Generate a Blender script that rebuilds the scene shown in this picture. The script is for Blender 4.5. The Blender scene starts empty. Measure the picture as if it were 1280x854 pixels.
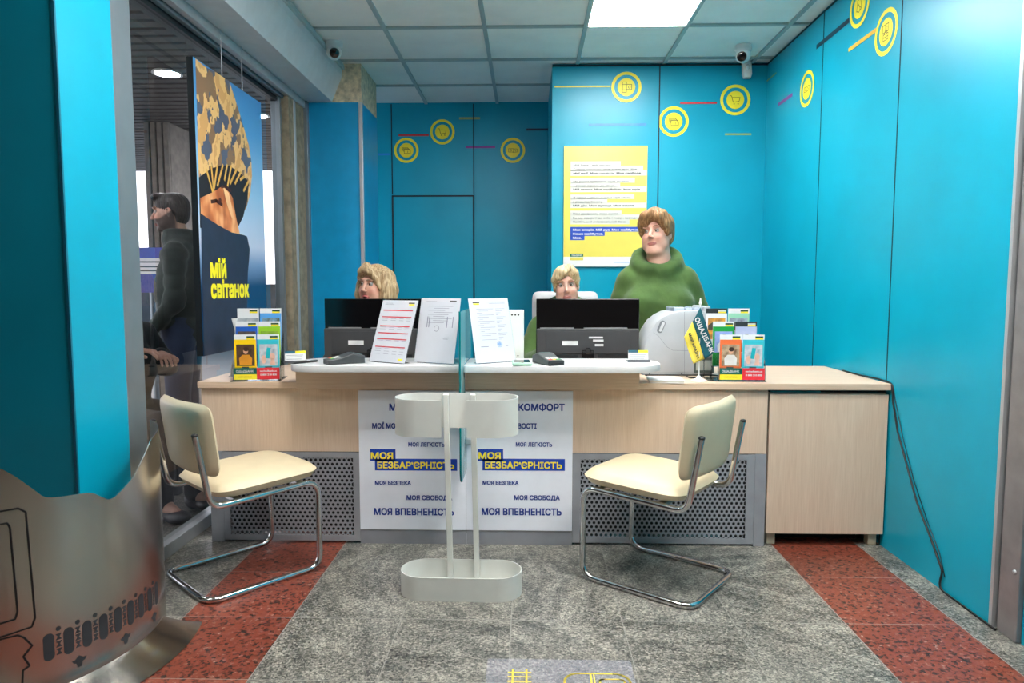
import bpy, bmesh, math, random
import numpy as np
from mathutils import Matrix, Vector, Euler
R = math.radians
C = bpy.context.scene.collection
scene = bpy.context.scene
random.seed(7)

# ------------------------------------------------------------------ camera geometry
F_PX, CAM_H = 865.0, 1.207
YAW, PITCH = math.atan(20 / F_PX), math.atan(69 / F_PX)
CAM_ROT = Euler((math.pi / 2 - PITCH, 0, YAW)).to_matrix()
CAM_O = Vector((0, 0, CAM_H))

def ray(px, py): return CAM_ROT @ Vector((px - 640, -(py - 427), -F_PX))
def at_y(px, py, y): d = ray(px, py); return CAM_O + d * (y / d.y)
def at_x(px, py, x): d = ray(px, py); return CAM_O + d * (x / d.x)
def at_z(px, py, z): d = ray(px, py); return CAM_O + d * ((z - CAM_H) / d.z)

# ------------------------------------------------------------------ materials
def lin(c):
    return tuple(((v / 255) / 12.92 if v / 255 <= .04045 else ((v / 255 + .055) / 1.055) ** 2.4) for v in c) + (1.0,)

class NT:
    """tiny node helper"""
    def __init__(s, name):
        s.m = bpy.data.materials.new(name); s.m.use_nodes = True
        s.t = s.m.node_tree; s.b = s.t.nodes['Principled BSDF']; s.out = s.t.nodes['Material Output']
    def n(s, typ, **kw):
        x = s.t.nodes.new(typ)
        for k, v in kw.items(): setattr(x, k, v)
        return x
    def l(s, a, b): s.t.links.new(a, b)
    def coord(s, scale=(1, 1, 1), rot=(0, 0, 0), out='Object'):
        tc = s.n('ShaderNodeTexCoord'); mp = s.n('ShaderNodeMapping')
        mp.inputs['Scale'].default_value = scale; mp.inputs['Rotation'].default_value = rot
        s.l(tc.outputs[out], mp.inputs['Vector']); return mp.outputs['Vector']
    def noise(s, vec, scale, detail=3, rough=.5):
        x = s.n('ShaderNodeTexNoise'); x.inputs['Scale'].default_value = scale
        x.inputs['Detail'].default_value = detail; x.inputs['Roughness'].default_value = rough
        if vec is not None: s.l(vec, x.inputs['Vector'])
        return x.outputs['Fac']
    def ramp(s, fac, stops, interp='LINEAR'):
        x = s.n('ShaderNodeValToRGB'); cr = x.color_ramp; cr.interpolation = interp
        while len(cr.elements) < len(stops): cr.elements.new(.5)
        for e, (p, c) in zip(cr.elements, stops): e.position = p; e.color = lin(c)
        s.l(fac, x.inputs['Fac']); return x.outputs['Color']
    def mix(s, fac, a, b, blend='MIX'):
        x = s.n('ShaderNodeMix'); x.data_type = 'RGBA'; x.blend_type = blend
        for sock, v in ((x.inputs[0], fac), (x.inputs[6], a), (x.inputs[7], b)):
            if hasattr(v, 'is_output'): s.l(v, sock)
            else: sock.default_value = v
        return x.outputs[2]
    def math(s, op, a, b=None, c=None):
        x = s.n('ShaderNodeMath', operation=op)
        for i, v in enumerate((a, b, c)):
            if v is None: continue
            if hasattr(v, 'is_output'): s.l(v, x.inputs[i])
            else: x.inputs[i].default_value = v
        return x.outputs[0]
    def bump(s, h, strength=.1, dist=.01):
        x = s.n('ShaderNodeBump'); x.inputs['Strength'].default_value = strength; x.inputs['Distance'].default_value = dist
        s.l(h, x.inputs['Height']); s.l(x.outputs['Normal'], s.b.inputs['Normal'])
    def set(s, rough=.5, metal=0, spec=.5, coat=0, alpha=1, sheen=0):
        i = s.b.inputs
        i['Roughness'].default_value = rough; i['Metallic'].default_value = metal
        i['Specular IOR Level'].default_value = spec; i['Coat Weight'].default_value = coat
        i['Alpha'].default_value = alpha; i['Sheen Weight'].default_value = sheen
        return s

_cache = {}
def mat(name, col, rough=.5, metal=0, spec=.5, coat=0, var=.06, nscale=14, bump=.03, bscale=220, sheen=0):
    """plain material: a colour with a little noise in tone and surface"""
    if name in _cache: return _cache[name]
    k = NT(name).set(rough, metal, spec, coat, sheen=sheen)
    v = k.coord(); f = k.noise(v, nscale)
    a = tuple(max(0, x * (1 - var)) for x in col); b = tuple(min(255, x * (1 + var)) for x in col)
    k.l(k.ramp(f, [(.3, a), (.7, b)]), k.b.inputs['Base Color'])
    if bump: k.bump(k.noise(v, bscale, 2), bump, .002)
    _cache[name] = k.m; return k.m

def emit(name, col, strength):
    if name in _cache: return _cache[name]
    k = NT(name).set(.5); k.b.inputs['Base Color'].default_value = lin(col)
    k.b.inputs['Emission Color'].default_value = lin(col); k.b.inputs['Emission Strength'].default_value = strength
    _cache[name] = k.m; return k.m

def pane_mat(name, tint, refl=1.0, ior=1.5, cover=0.0):
    """clear sheet: fresnel mix of see-through and mirror"""
    if name in _cache: return _cache[name]
    k = NT(name); k.t.nodes.remove(k.b)
    tr = k.n('ShaderNodeBsdfTransparent'); tr.inputs['Color'].default_value = tint
    gl = k.n('ShaderNodeBsdfGlossy'); gl.inputs['Roughness'].default_value = .015
    fr = k.n('ShaderNodeFresnel'); fr.inputs['IOR'].default_value = ior
    mx = k.n('ShaderNodeMixShader')
    k.l(k.math('MULTIPLY', fr.outputs[0], refl), mx.inputs[0]); k.l(tr.outputs[0], mx.inputs[1]); k.l(gl.outputs[0], mx.inputs[2])
    k.l(mx.outputs[0], k.out.inputs['Surface']); _cache[name] = k.m; return k.m

def m_wood(name, a, b, axis):
    k = NT(name).set(.42, spec=.35)
    sc = {'z': (60, 60, 2.2), 'x': (2.2, 60, 60), 'y': (60, 2.2, 60)}[axis]
    f = k.noise(k.coord(sc), 3.0, 4, .6); g = k.noise(k.coord(tuple(s * .25 for s in sc)), 2.0, 2)
    f = k.math('ADD', k.math('MULTIPLY', f, .7), k.math('MULTIPLY', g, .3))
    k.l(k.ramp(f, [(.3, a), (.7, b)]), k.b.inputs['Base Color']); k.bump(f, .05, .001); return k.m

def m_floor():
    k = NT('granite_tiles').set(.3, spec=.45)
    tc = k.n('ShaderNodeTexCoord'); sep = k.n('ShaderNodeSeparateXYZ'); k.l(tc.outputs['Object'], sep.inputs[0])
    tx = k.math('DIVIDE', k.math('ADD', sep.outputs[0], .06), .4); ty = k.math('DIVIDE', k.math('SUBTRACT', sep.outputs[1], 2.42), .4)
    ix, iy = k.math('FLOOR', tx), k.math('FLOOR', ty)
    cmb = k.n('ShaderNodeCombineXYZ'); k.l(ix, cmb.inputs[0]); k.l(iy, cmb.inputs[1])
    wn = k.n('ShaderNodeTexWhiteNoise'); k.l(cmb.outputs[0], wn.inputs['Vector'])
    rv = k.n('ShaderNodeVectorRotate', rotation_type='Z_AXIS'); k.l(tc.outputs['Object'], rv.inputs['Vector'])
    k.l(k.math('MULTIPLY', wn.outputs['Value'], 3.1), rv.inputs['Angle'])
    off = k.n('ShaderNodeVectorMath', operation='MULTIPLY_ADD'); k.l(cmb.outputs[0], off.inputs[0]); off.inputs[1].default_value = (3.7, 5.3, 0)
    k.l(rv.outputs[0], off.inputs[2])
    mp = k.n('ShaderNodeMapping'); mp.inputs['Scale'].default_value = (3.0, 8, 1); k.l(off.outputs[0], mp.inputs['Vector'])
    streak = k.noise(mp.outputs[0], 1.6, 5, .62)
    mp2 = k.n('ShaderNodeMapping'); mp2.inputs['Scale'].default_value = (85, 150, 85); k.l(off.outputs[0], mp2.inputs['Vector'])
    grain = k.noise(mp2.outputs[0], 1.0, 3, .7)
    fine = k.noise(tc.outputs['Object'], 150, 2, .7)
    s = k.math('ADD', k.math('MULTIPLY', streak, .58), k.math('ADD', k.math('MULTIPLY', grain, .46), k.math('MULTIPLY', fine, .50)))
    vg = k.n('ShaderNodeTexVoronoi'); vg.inputs['Scale'].default_value = 135; k.l(tc.outputs['Object'], vg.inputs['Vector'])
    sg_ = k.n('ShaderNodeSeparateColor'); k.l(vg.outputs['Color'], sg_.inputs[0])
    s = k.math('ADD', s, k.math('MULTIPLY', k.math('SUBTRACT', sg_.outputs[0], .5), .22))
    grey = k.ramp(s, [(.5, (22, 24, 27)), (.62, (64, 65, 63)), (.72, (97, 96, 91)), (.84, (134, 131, 123)), (.97, (180, 174, 162))])
    vo = k.n('ShaderNodeTexVoronoi'); vo.inputs['Scale'].default_value = 95; k.l(tc.outputs['Object'], vo.inputs['Vector'])
    sepc = k.n('ShaderNodeSeparateColor'); k.l(vo.outputs['Color'], sepc.inputs[0])
    rn = k.noise(tc.outputs['Object'], 42, 4, .75)
    rr = k.math('ADD', k.math('MULTIPLY', sepc.outputs[0], .5), k.math('MULTIPLY', rn, .72))
    red = k.ramp(rr, [(.34, (36, 31, 30)), (.43, (86, 46, 38)), (.52, (128, 62, 46)), (.80, (134, 68, 52)), (.89, (142, 96, 82)), (.98, (172, 148, 136))])
    isr = k.math('ADD', k.math('COMPARE', ix, 3.0, .1), k.math('COMPARE', ix, -3.0, .1))
    col = k.mix(isr, grey, red)
    tone = k.math('ADD', k.math('MULTIPLY', wn.outputs['Value'], .28), .86)
    tv = k.n('ShaderNodeCombineColor'); [k.l(tone, tv.inputs[i]) for i in range(3)]
    col = k.mix(1.0, col, tv.outputs[0], 'MULTIPLY')
    fx, fy = k.math('FRACT', tx), k.math('FRACT', ty)
    j = k.math('MAXIMUM', k.math('LESS_THAN', fx, .007), k.math('LESS_THAN', fy, .007))
    col = k.mix(k.math('MULTIPLY', j, .8), col, lin((150, 148, 142)))
    k.l(col, k.b.inputs['Base Color'])
    k.l(k.math('ADD', k.math('MULTIPLY', fine, .25), .2), k.b.inputs['Roughness'])
    k.bump(k.math('SUBTRACT', k.math('MULTIPLY', fine, .3), j), .12, .002); return k.m

def m_steel(name='brushed_steel', rough=.24, col=(196, 190, 182), axis=(1, 1, 1), streak=(70, 70, .7)):
    k = NT(name).set(rough, 1.0)
    f = k.noise(k.coord(streak), 1.0, 3, .6)
    k.l(k.ramp(f, [(.3, tuple(x * .98 for x in col)), (.7, col)]), k.b.inputs['Base Color'])
    k.l(k.math('ADD', k.math('MULTIPLY', f, .03), rough - .015), k.b.inputs['Roughness'])
    return k.m

def m_camo():
    k = NT('camouflage_print').set(.35)
    f = k.noise(k.coord((1, 1.2, .8)), 9, 3, .5); g = k.noise(k.coord((1, 1.0, .9), (.5, 0, 0)), 8, 3, .5)
    a = k.ramp(f, [(0, (214, 162, 100)), (.44, (232, 186, 120)), (.54, (140, 108, 80))], 'CONSTANT')
    k.l(k.mix(k.math('GREATER_THAN', g, .545), a, lin((86, 94, 114))), k.b.inputs['Base Color']); return k.m

def m_vgrad(name, z0, z1, stops, rough=.3):
    """a printed picture's own vertical colour run (object z between z0 and z1)"""
    k = NT(name).set(rough)
    tc = k.n('ShaderNodeTexCoord'); sep = k.n('ShaderNodeSeparateXYZ'); k.l(tc.outputs['Object'], sep.inputs[0])
    f = k.math('DIVIDE', k.math('SUBTRACT', sep.outputs[2], z0), z1 - z0)
    k.l(k.ramp(f, stops), k.b.inputs['Base Color']); return k.m

def m_photo(name, stops, scale=30):
    """blurry small printed photograph: blotches of a few colours"""
    k = NT(name).set(.3)
    f = k.noise(k.coord(), scale, 2, .5); k.l(k.ramp(f, stops), k.b.inputs['Base Color']); return k.m

# ------------------------------------------------------------------ mesh helpers (all add to a bmesh)
def frame(o, x, y):
    x, y = Vector(x).normalized(), Vector(y).normalized(); z = x.cross(y)
    m = Matrix.Identity(4)
    for i in range(3): m[i][0], m[i][1], m[i][2], m[i][3] = x[i], y[i], z[i], o[i]
    return m
def FR(o): return frame(o, (1, 0, 0), (0, 0, 1))        # faces the camera side (-Y)
def FX(o): return frame(o, (0, 1, 0), (0, 0, 1))        # faces +X
def FXN(o): return frame(o, (0, -1, 0), (0, 0, 1))      # faces -X
def FZ(o): return frame(o, (1, 0, 0), (0, 1, 0))        # faces up

def NB(): return bmesh.new()
def _fin(bm, vs, M, mi, faces):
    if M is not None: bmesh.ops.transform(bm, matrix=M, verts=list(vs))
    for f in faces: f.material_index = mi

def box(bm, x0, x1, y0, y1, z0, z1, bev=0, M=None, mi=0, seg=2):
    T = Matrix.Translation(((x0 + x1) / 2, (y0 + y1) / 2, (z0 + z1) / 2)) @ Matrix.Diagonal((x1 - x0, y1 - y0, z1 - z0, 1))
    g = bmesh.ops.create_cube(bm, size=1, matrix=T); vs = g['verts']
    fs = {f for v in vs for f in v.link_faces}
    if bev:
        es = list({e for v in vs for e in v.link_edges})
        r = bmesh.ops.bevel(bm, geom=es, offset=bev, segments=seg, affect='EDGES', profile=.5)
        fs = set(r['faces']) | {f for f in fs if f.is_valid}; vs = {v for f in fs for v in f.verts}
    _fin(bm, vs, M, mi, fs)

def prism(bm, pts, z0, z1, M=None, mi=0, bev=0):
    """closed 2-D outline extruded along local z"""
    lo = [bm.verts.new((p[0], p[1], z0)) for p in pts]; hi = [bm.verts.new((p[0], p[1], z1)) for p in pts]
    n = len(pts); fs = [bm.faces.new(lo[::-1]), bm.faces.new(hi)]
    for i in range(n): fs.append(bm.faces.new((lo[i], lo[(i + 1) % n], hi[(i + 1) % n], hi[i])))
    vs = set(lo + hi)
    bmesh.ops.recalc_face_normals(bm, faces=fs)
    if bev:
        es = list({e for f in fs[:2] for e in f.edges})
        r = bmesh.ops.bevel(bm, geom=es, offset=bev, segments=2, affect='EDGES', profile=.5)
        fs = set(r['faces']) | {f for f in fs if f.is_valid}; vs = {v for f in fs for v in f.verts}
    _fin(bm, vs, M, mi, fs)

def flat(bm, pts, M=None, mi=0, z=0):
    vs = [bm.verts.new((p[0], p[1], z)) for p in pts]; f = bm.faces.new(vs)
    if f.normal.z < 0 or _area(pts) < 0: f.normal_flip()
    _fin(bm, vs, M, mi, [f])
def _area(p): return sum(p[i][0] * p[(i + 1) % len(p)][1] - p[(i + 1) % len(p)][0] * p[i][1] for i in range(len(p)))
def rect(bm, x0, x1, y0, y1, M=None, mi=0, z=0): flat(bm, [(x0, y0), (x1, y0), (x1, y1), (x0, y1)], M, mi, z)
def circ(r, n=32, c=(0, 0), ry=None, a0=0): return [(c[0] + r * math.cos(a0 + 2 * math.pi * i / n), c[1] + (ry or r) * math.sin(a0 + 2 * math.pi * i / n)) for i in range(n)]
def ring(bm, r0, r1, n=48, M=None, mi=0, z=0):
    a = [bm.verts.new((x, y, z)) for x, y in circ(r0, n)]; b = [bm.verts.new((x, y, z)) for x, y in circ(r1, n)]
    fs = [bm.faces.new((a[i], b[i], b[(i + 1) % n], a[(i + 1) % n])) for i in range(n)]
    _fin(bm, a + b, M, mi, fs)
def rrect(w, h, r, n=6, c=(0, 0)):
    out = []
    for sx, sy, a in ((1, 1, 0), (-1, 1, 90), (-1, -1, 180), (1, -1, 270)):
        for i in range(n + 1):
            t = R(a + 90 * i / n); out.append((c[0] + sx * (w / 2 - r) + r * math.cos(t), c[1] + sy * (h / 2 - r) + r * math.sin(t)))
    return out
def stroke(bm, pts, w, M=None, mi=0, z=0, closed=False):
    """flat line of width w along 2-D points"""
    pts = [Vector(p) for p in pts]
    if closed: pts = pts + [pts[0]]
    for a, b in zip(pts, pts[1:]):
        d = (b - a)
        if d.length < 1e-7: continue
        d.normalize(); n = Vector((-d.y, d.x)) * w / 2; e = d * w / 2
        flat(bm, [a - n - e, b - n + e, b + n + e, a + n - e], M, mi, z)

def fillet(pts, rad, n=6):
    """round the inner corners of a 3-D polyline"""
    pts = [Vector(p) for p in pts]; out = [pts[0]]
    for a, b, c in zip(pts, pts[1:], pts[2:]):
        u, v = (a - b), (c - b); lu, lv = u.length, v.length; u.normalize(); v.normalize()
        ang = u.angle(v)
        if ang > math.pi - .02: out.append(b); continue
        d = min(rad / math.tan(ang / 2), lu * .49, lv * .49)
        p, q = b + u * d, b + v * d
        for i in range(n + 1):
            t = i / n; out.append(p * (1 - t) ** 2 + b * 2 * t * (1 - t) + q * t * t)
    return out + [pts[-1]]
def tube(bm, pts, r, seg=10, M=None, mi=0, closed=False, cap=True, ry=None):
    pts = [Vector(p) for p in pts]; n = len(pts); rings = []; up = None
    rr = r if isinstance(r, (list, tuple)) else [r] * n
    for i, p in enumerate(pts):
        a = pts[i - 1] if (i > 0 or closed) else p; b = pts[(i + 1) % n] if (i < n - 1 or closed) else p
        t = (b - a).normalized()
        if up is None: up = t.orthogonal().normalized() if abs(t.z) > .95 else Vector((0, 0, 1)).cross(t).normalized()
        up = (up - t * up.dot(t)).normalized(); w = t.cross(up)
        rings.append([bm.verts.new(p + up * (rr[i] * math.cos(2 * math.pi * k / seg)) + w * ((ry or rr[i]) * math.sin(2 * math.pi * k / seg))) for k in range(seg)])
    fs = []
    for i in range(n if closed else n - 1):
        a, b = rings[i], rings[(i + 1) % n]
        for k in range(seg): fs.append(bm.faces.new((a[k], a[(k + 1) % seg], b[(k + 1) % seg], b[k])))
    if cap and not closed: fs += [bm.faces.new(rings[0][::-1]), bm.faces.new(rings[-1])]
    _fin(bm, [v for q in rings for v in q], M, mi, fs)
def lathe(bm, prof, seg=28, M=None, mi=0):
    rings = [[bm.verts.new((r * math.cos(2 * math.pi * k / seg), r * math.sin(2 * math.pi * k / seg), z)) for k in range(seg)] for r, z in prof]
    fs = []
    for a, b in zip(rings, rings[1:]):
        for k in range(seg): fs.append(bm.faces.new((a[k], a[(k + 1) % seg], b[(k + 1) % seg], b[k])))
    if prof[0][0] > 1e-4: fs.append(bm.faces.new(rings[0][::-1]))
    if prof[-1][0] > 1e-4: fs.append(bm.faces.new(rings[-1]))
    _fin(bm, [v for q in rings for v in q], M, mi, fs)
def cyl(bm, r, z0, z1, seg=24, M=None, mi=0): lathe(bm, [(r, z0), (r, z1)], seg, M, mi)
def ball(bm, r, loc=(0, 0, 0), sc=(1, 1, 1), seg=16, M=None, mi=0):
    T = Matrix.Translation(loc) @ Matrix.Diagonal((*sc, 1))
    g = bmesh.ops.create_uvsphere(bm, u_segments=seg, v_segments=seg // 2 + 2, radius=r, matrix=T)
    _fin(bm, g['verts'], M, mi, {f for v in g['verts'] for f in v.link_faces})
def sheet_wall(bm, pts, z0, z1, th, closed=False, M=None, mi=0):
    """thin upright sheet following a plan polyline (z0/z1 may be lists)"""
    n = len(pts); pts = [Vector((p[0], p[1])) for p in pts]; L = []
    zz0 = z0 if isinstance(z0, list) else [z0] * n; zz1 = z1 if isinstance(z1, list) else [z1] * n
    for i, p in enumerate(pts):
        a = pts[i - 1] if (i or closed) else p; b = pts[(i + 1) % n] if (i < n - 1 or closed) else p
        t = (b - a).normalized(); nn = Vector((-t.y, t.x)) * th / 2
        L.append([bm.verts.new((q.x, q.y, z)) for q, z in ((p - nn, zz0[i]), (p + nn, zz0[i]), (p + nn, zz1[i]), (p - nn, zz1[i]))])
    fs = []
    for i in range(n if closed else n - 1):
        a, b = L[i], L[(i + 1) % n]
        for k in range(4): fs.append(bm.faces.new((a[k], a[(k + 1) % 4], b[(k + 1) % 4], b[k])))
    if not closed: fs += [bm.faces.new(L[0]), bm.faces.new(L[-1][::-1])]
    bmesh.ops.recalc_face_normals(bm, faces=fs)
    _fin(bm, [v for q in L for v in q], M, mi, fs)

def _glyphs(body, res=2, slab=.012):
    """letter outlines, filled by their winding so that overlapping contours add up and counters stay open"""
    cu = bpy.data.curves.new('t', 'FONT'); cu.body = body; cu.resolution_u = res; cu.fill_mode = 'NONE'
    ob = bpy.data.objects.new('t', cu); C.objects.link(ob)
    me = bpy.data.meshes.new_from_object(ob.evaluated_get(bpy.context.evaluated_depsgraph_get()))
    bpy.data.objects.remove(ob); bpy.data.curves.remove(cu)
    nb = {}
    for e in me.edges: a, b = e.vertices; nb.setdefault(a, []).append(b); nb.setdefault(b, []).append(a)
    P = [Vector((v.co.x, v.co.y, 0)) for v in me.vertices]; seen = set(); loops = []
    for e in me.edges:
        a, b = e.vertices
        if a in seen: continue
        lp = [a]; seen.add(a); cur = b
        while cur not in seen:
            lp.append(cur); seen.add(cur); cur = next((q for q in nb[cur] if q not in seen), lp[0])
        loops.append([P[q] for q in lp])
    bpy.data.meshes.remove(me)
    # horizontal slabs, filled wherever the winding is not zero
    E = [(u, v) for l in loops for u, v in zip(l, l[1:] + l[:1]) if abs(u.y - v.y) > 1e-6]
    ys = []
    for y in sorted({round(p.y, 4) for l in loops for p in l}):
        if not ys or y - ys[-1] > slab: ys.append(y)
    top = max(p.y for l in loops for p in l)
    if top - ys[-1] > 1e-4: ys.append(top)
    V, T = [], []
    for y0, y1 in zip(ys, ys[1:]):
        ym = (y0 + y1) / 2; S = []
        for u, v in E:
            if (u.y <= ym < v.y) or (v.y <= ym < u.y):
                g = (v.x - u.x) / (v.y - u.y); cl = lambda y: u.x + g * (min(max(y, min(u.y, v.y)), max(u.y, v.y)) - u.y)
                S.append((u.x + g * (ym - u.y), cl(y0), cl(y1), 1 if v.y > u.y else -1))
        S.sort(); w = 0
        for q in S:
            if w == 0: st = q
            w += q[3]
            if w == 0: k = len(V); V += [Vector((st[1], y0, 0)), Vector((q[1], y0, 0)), Vector((q[2], y1, 0)), Vector((st[2], y1, 0))]; T.append((k, k + 1, k + 2, k + 3))
    return V, T
def letters(bm, body, M, cap, width=None, bold=0.0, align='C', mi=0, res=2):
    """flat lettering: cap = capital height, width = total width if it must fit"""
    V, T = _glyphs(body, res)
    x0 = min(v.x for v in V); x1 = max(v.x for v in V)
    s = cap / .727; sx = s if width is None else width / (x1 - x0)
    ox = {'C': (x0 + x1) / 2, 'L': x0, 'R': x1}[align]
    # heavier weight: the same glyphs struck a few times, a hair apart
    hits = [(0, 0)] if not bold else [(bold * u, bold * v) for u, v in ((-1, -1), (1, -1), (1, 1), (-1, 1))]
    for q, (dx, dy) in enumerate(hits):
        vs = [bm.verts.new(M @ Vector(((v.x + dx - ox) * sx, (v.y + dy) * s, .00006 * q))) for v in V]
        for t in T: bm.faces.new([vs[k] for k in t]).material_index = mi

# ------------------------------------------------------------------ objects
def obj(name, bm, mats, parent=None, smooth=None, label=None):
    me = bpy.data.meshes.new(name); bm.to_mesh(me); bm.free()
    for m in (mats if isinstance(mats, (list, tuple)) else [mats]): me.materials.append(m)
    o = bpy.data.objects.new(name, me); C.objects.link(o)
    if parent is not None: o.parent = parent
    if smooth is not None:
        me.polygons.foreach_set('use_smooth', [True] * len(me.polygons))
        me.set_sharp_from_angle(angle=R(smooth))
    if label: o['label'] = label
    return o
def thing(name, label, cat, loc=(0, 0, 0), rz=0, group=None):
    o = bpy.data.objects.new(name, None); C.objects.link(o); o.empty_display_size = .1
    o.location = loc; o.rotation_euler = (0, 0, rz)
    o['label'] = label; o['category'] = cat
    if group: o['group'] = group
    return o
def tag(o, label, cat, group=None):
    o['label'] = label; o['category'] = cat
    if group: o['group'] = group
    return o
def struct(name, bm, m, parent=None, smooth=None):
    o = obj(name, bm, m, parent, smooth)
    if parent is None: o['kind'] = 'structure'
    return o
def solid(o, th, off=0):
    md = o.modifiers.new('thickness', 'SOLIDIFY'); md.thickness = th; md.offset = off; return o
def dup(root, label=None, loc=None, rz=None):
    r = root.copy(); C.objects.link(r)
    if loc is not None: r.location = loc
    if rz is not None: r.rotation_euler = (0, 0, rz)
    if label: r['label'] = label
    for ch in list(root.children):
        c = ch.copy(); C.objects.link(c); c.parent = r
        for g in ch.children:
            d = g.copy(); C.objects.link(d); d.parent = c
    return r
PANEL = 25.0
LAMPS = ((-2, -3), (0, -3), (1, -5))  # the last panel is unseen, added to brighten the desk front
SKY, EXPO = 3.0, 0.88
# ================================================================== THE SETTING
ZC = 2.74
teal = mat('teal_panel', (0, 155, 184), .36, spec=.4, var=.025, nscale=3, bump=.02, bscale=300)
teal_edge = mat('teal_panel_edge', (0, 96, 122), .4, var=.03)
groove = mat('dark_panel_joint', (14, 38, 48), .7)
stone = mat('beige_stone', (206, 188, 160), .55, var=.16, nscale=30)
alu = mat('grey_aluminium', (128, 139, 147), .38, .55, var=.03, nscale=8)
alu_dark = mat('dark_frame_metal', (46, 50, 54), .4, .4)
alu_light = mat('light_trim_metal', (188, 192, 196), .35, .5, var=.02)
tile_w = mat('ceiling_tile', (250, 248, 243), .85, var=.02, nscale=5, bump=.06, bscale=400)
grid_m = mat('ceiling_grid_metal', (168, 182, 183), .5, var=.02)
plaster = mat('plain_plaster', (138, 122, 112), .8)
black = mat('black_plastic', (13, 13, 14), .4, var=.1)
white_pl = mat('white_plastic', (226, 227, 226), .35, var=.015)
yellow = mat('yellow_print', (246, 228, 52), .4, var=.02)
ink = mat('dark_ink', (44, 54, 40), .5)

XL, XR = -1.635, 1.65
bm = NB(); rect(bm, -6, 4, -2.6, 6.2); struct('floor', bm, m_floor())

# ceiling with its exposed grid
bm = NB(); box(bm, XL - .02, 4.0, -2.6, 6.0, ZC + .012, ZC + .05); cl = struct('ceiling', bm, tile_w)
bm = NB()
GX0, GY0 = .338, 4.25
for i in range(-4, 7):
    x = GX0 + .6 * i
    if XL < x < 4: box(bm, x - .012, x + .012, -2.6, 5.96, ZC - .001, ZC + .02)
for j in range(-12, 4):
    y = GY0 + .595 * j
    if y < 5.96: box(bm, XL, 4, y - .012, y + .012, ZC, ZC + .02)
struct('ceiling_grid', bm, grid_m, cl)

# recess wall, back wall block, right wall
bm = NB(); box(bm, -2.0, .3, 5.96, 6.06, 0, ZC + .02); w = struct('wall_recess', bm, teal)
bm = NB()
for x in (-1.158, -.463): box(bm, x - .004, x + .004, 5.957, 5.962, 1.99, ZC)
struct('panel_joint', bm, groove, w)
bm = NB(); box(bm, .166, XR + .1, 4.95, 6.1, 0, ZC + .005); w = struct('wall_back', bm, teal)
bm = NB(); box(bm, .906, .914, 4.947, 4.952, 0, ZC); box(bm, .166, XR, 4.945, 4.952, ZC - .012, ZC)
struct('panel_joint', bm, groove, w)
bm = NB(); box(bm, XR, XR + .1, 2.42, 5.0, 0, ZC + .005); w = struct('wall_right', bm, teal)
bm = NB()
for y in (4.03, 3.2): box(bm, XR - .002, XR + .004, y - .003, y + .003, 0, ZC)
box(bm, XR - .003, XR + .002, 2.42, 4.95, ZC - .01, ZC)
struct('panel_joint', bm, groove, w)
# concealed door in the recess
bm = NB(); box(bm, -1.15, -.471, 5.955, 5.962, .01, 1.968); d = struct('door_1', bm, teal)
bm = NB()
box(bm, -1.163, -1.15, 5.95, 5.962, 0, 1.98); box(bm, -.471, -.458, 5.95, 5.962, 0, 1.98); box(bm, -1.163, -.458, 5.95, 5.962, 1.968, 1.981)
struct('door_frame', bm, groove, d)

# right-hand end of the room: metal upright, teal return, plain walls behind the camera
bm = NB(); box(bm, XR - .006, XR + .02, 2.405, 2.421, 0, ZC); struct('trim_1', bm, alu_light)
bm = NB(); box(bm, XR + .03, XR + .1, 2.2, 2.42, 0, ZC); box(bm, XR + .004, XR + .1, 2.296, 2.392, 0, ZC, .003)
u = struct('trim_2', bm, [mat('warm_grey_metal', (142, 138, 140), .4, .45)])
bm = NB(); lathe(bm, [(.008, 0), (.007, .004), (0, .006)], 14, Matrix.Translation((XR + .004, 2.318, .24)) @ Matrix.Rotation(-math.pi / 2, 4, 'Y')); struct('screw_cap', bm, alu_light, u)
bm = NB(); box(bm, XR + .02, XR + .12, 1.2, 2.292, 0, ZC); struct('wall_side', bm, teal)
bm = NB(); box(bm, 3.9, 4, -2.6, 1.2, 0, ZC); box(bm, 1.67, 4, 1.15, 1.2, 0, ZC); struct('wall_entrance', bm, plaster)
bm = NB(); box(bm, -6, 4, -2.7, -2.6, 0, ZC); struct('wall_front', bm, plaster)
bm = NB(); box(bm, -3.0, -2.9, -2.6, 2.4, 0, ZC + .05); struct('wall_left', bm, plaster)
bm = NB(); box(bm, -3.0, -1.315, 1.35, 1.60, 0, ZC + .02); struct('wall_shade_block', bm, mat('dark_brown_panel', (52, 38, 34), .4))  # unseen dark wall, added to keep the column's front face in shade
bm = NB(); box(bm, -3.0, XL - .02, -2.6, 2.75, ZC + .012, ZC + .05); struct('ceiling_side', bm, tile_w)

# teal clad column at the near end of the window, grey upright beside it
bm = NB(); box(bm, -2.1, -1.48, 2.2, 2.5, 0, ZC); w = struct('column', bm, teal)
bm = NB(); box(bm, -1.486, -1.477, 2.196, 2.204, 0, ZC); struct('corner_trim', bm, teal_edge, w)
bm = NB(); box(bm, -1.70, -1.5, 2.5, 2.66, 0, ZC, .004); struct('trim_3', bm, alu)
# far pillar: teal cladding below bare stone
bm = NB(); box(bm, XL - .15, -1.163, 4.92, 5.41, 0, 2.488); w = struct('pillar', bm, mat('blue_panel', (0, 150, 202), .34, var=.02))
bm = NB(); box(bm, XL - .15, -1.165, 4.922, 5.408, 2.488, ZC + .01); struct('pillar_head', bm, stone, w)
bm = NB(); box(bm, -1.185, -1.159, 4.912, 4.935, 0, 2.488, .003); struct('corner_trim', bm, alu_light, w)
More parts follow.
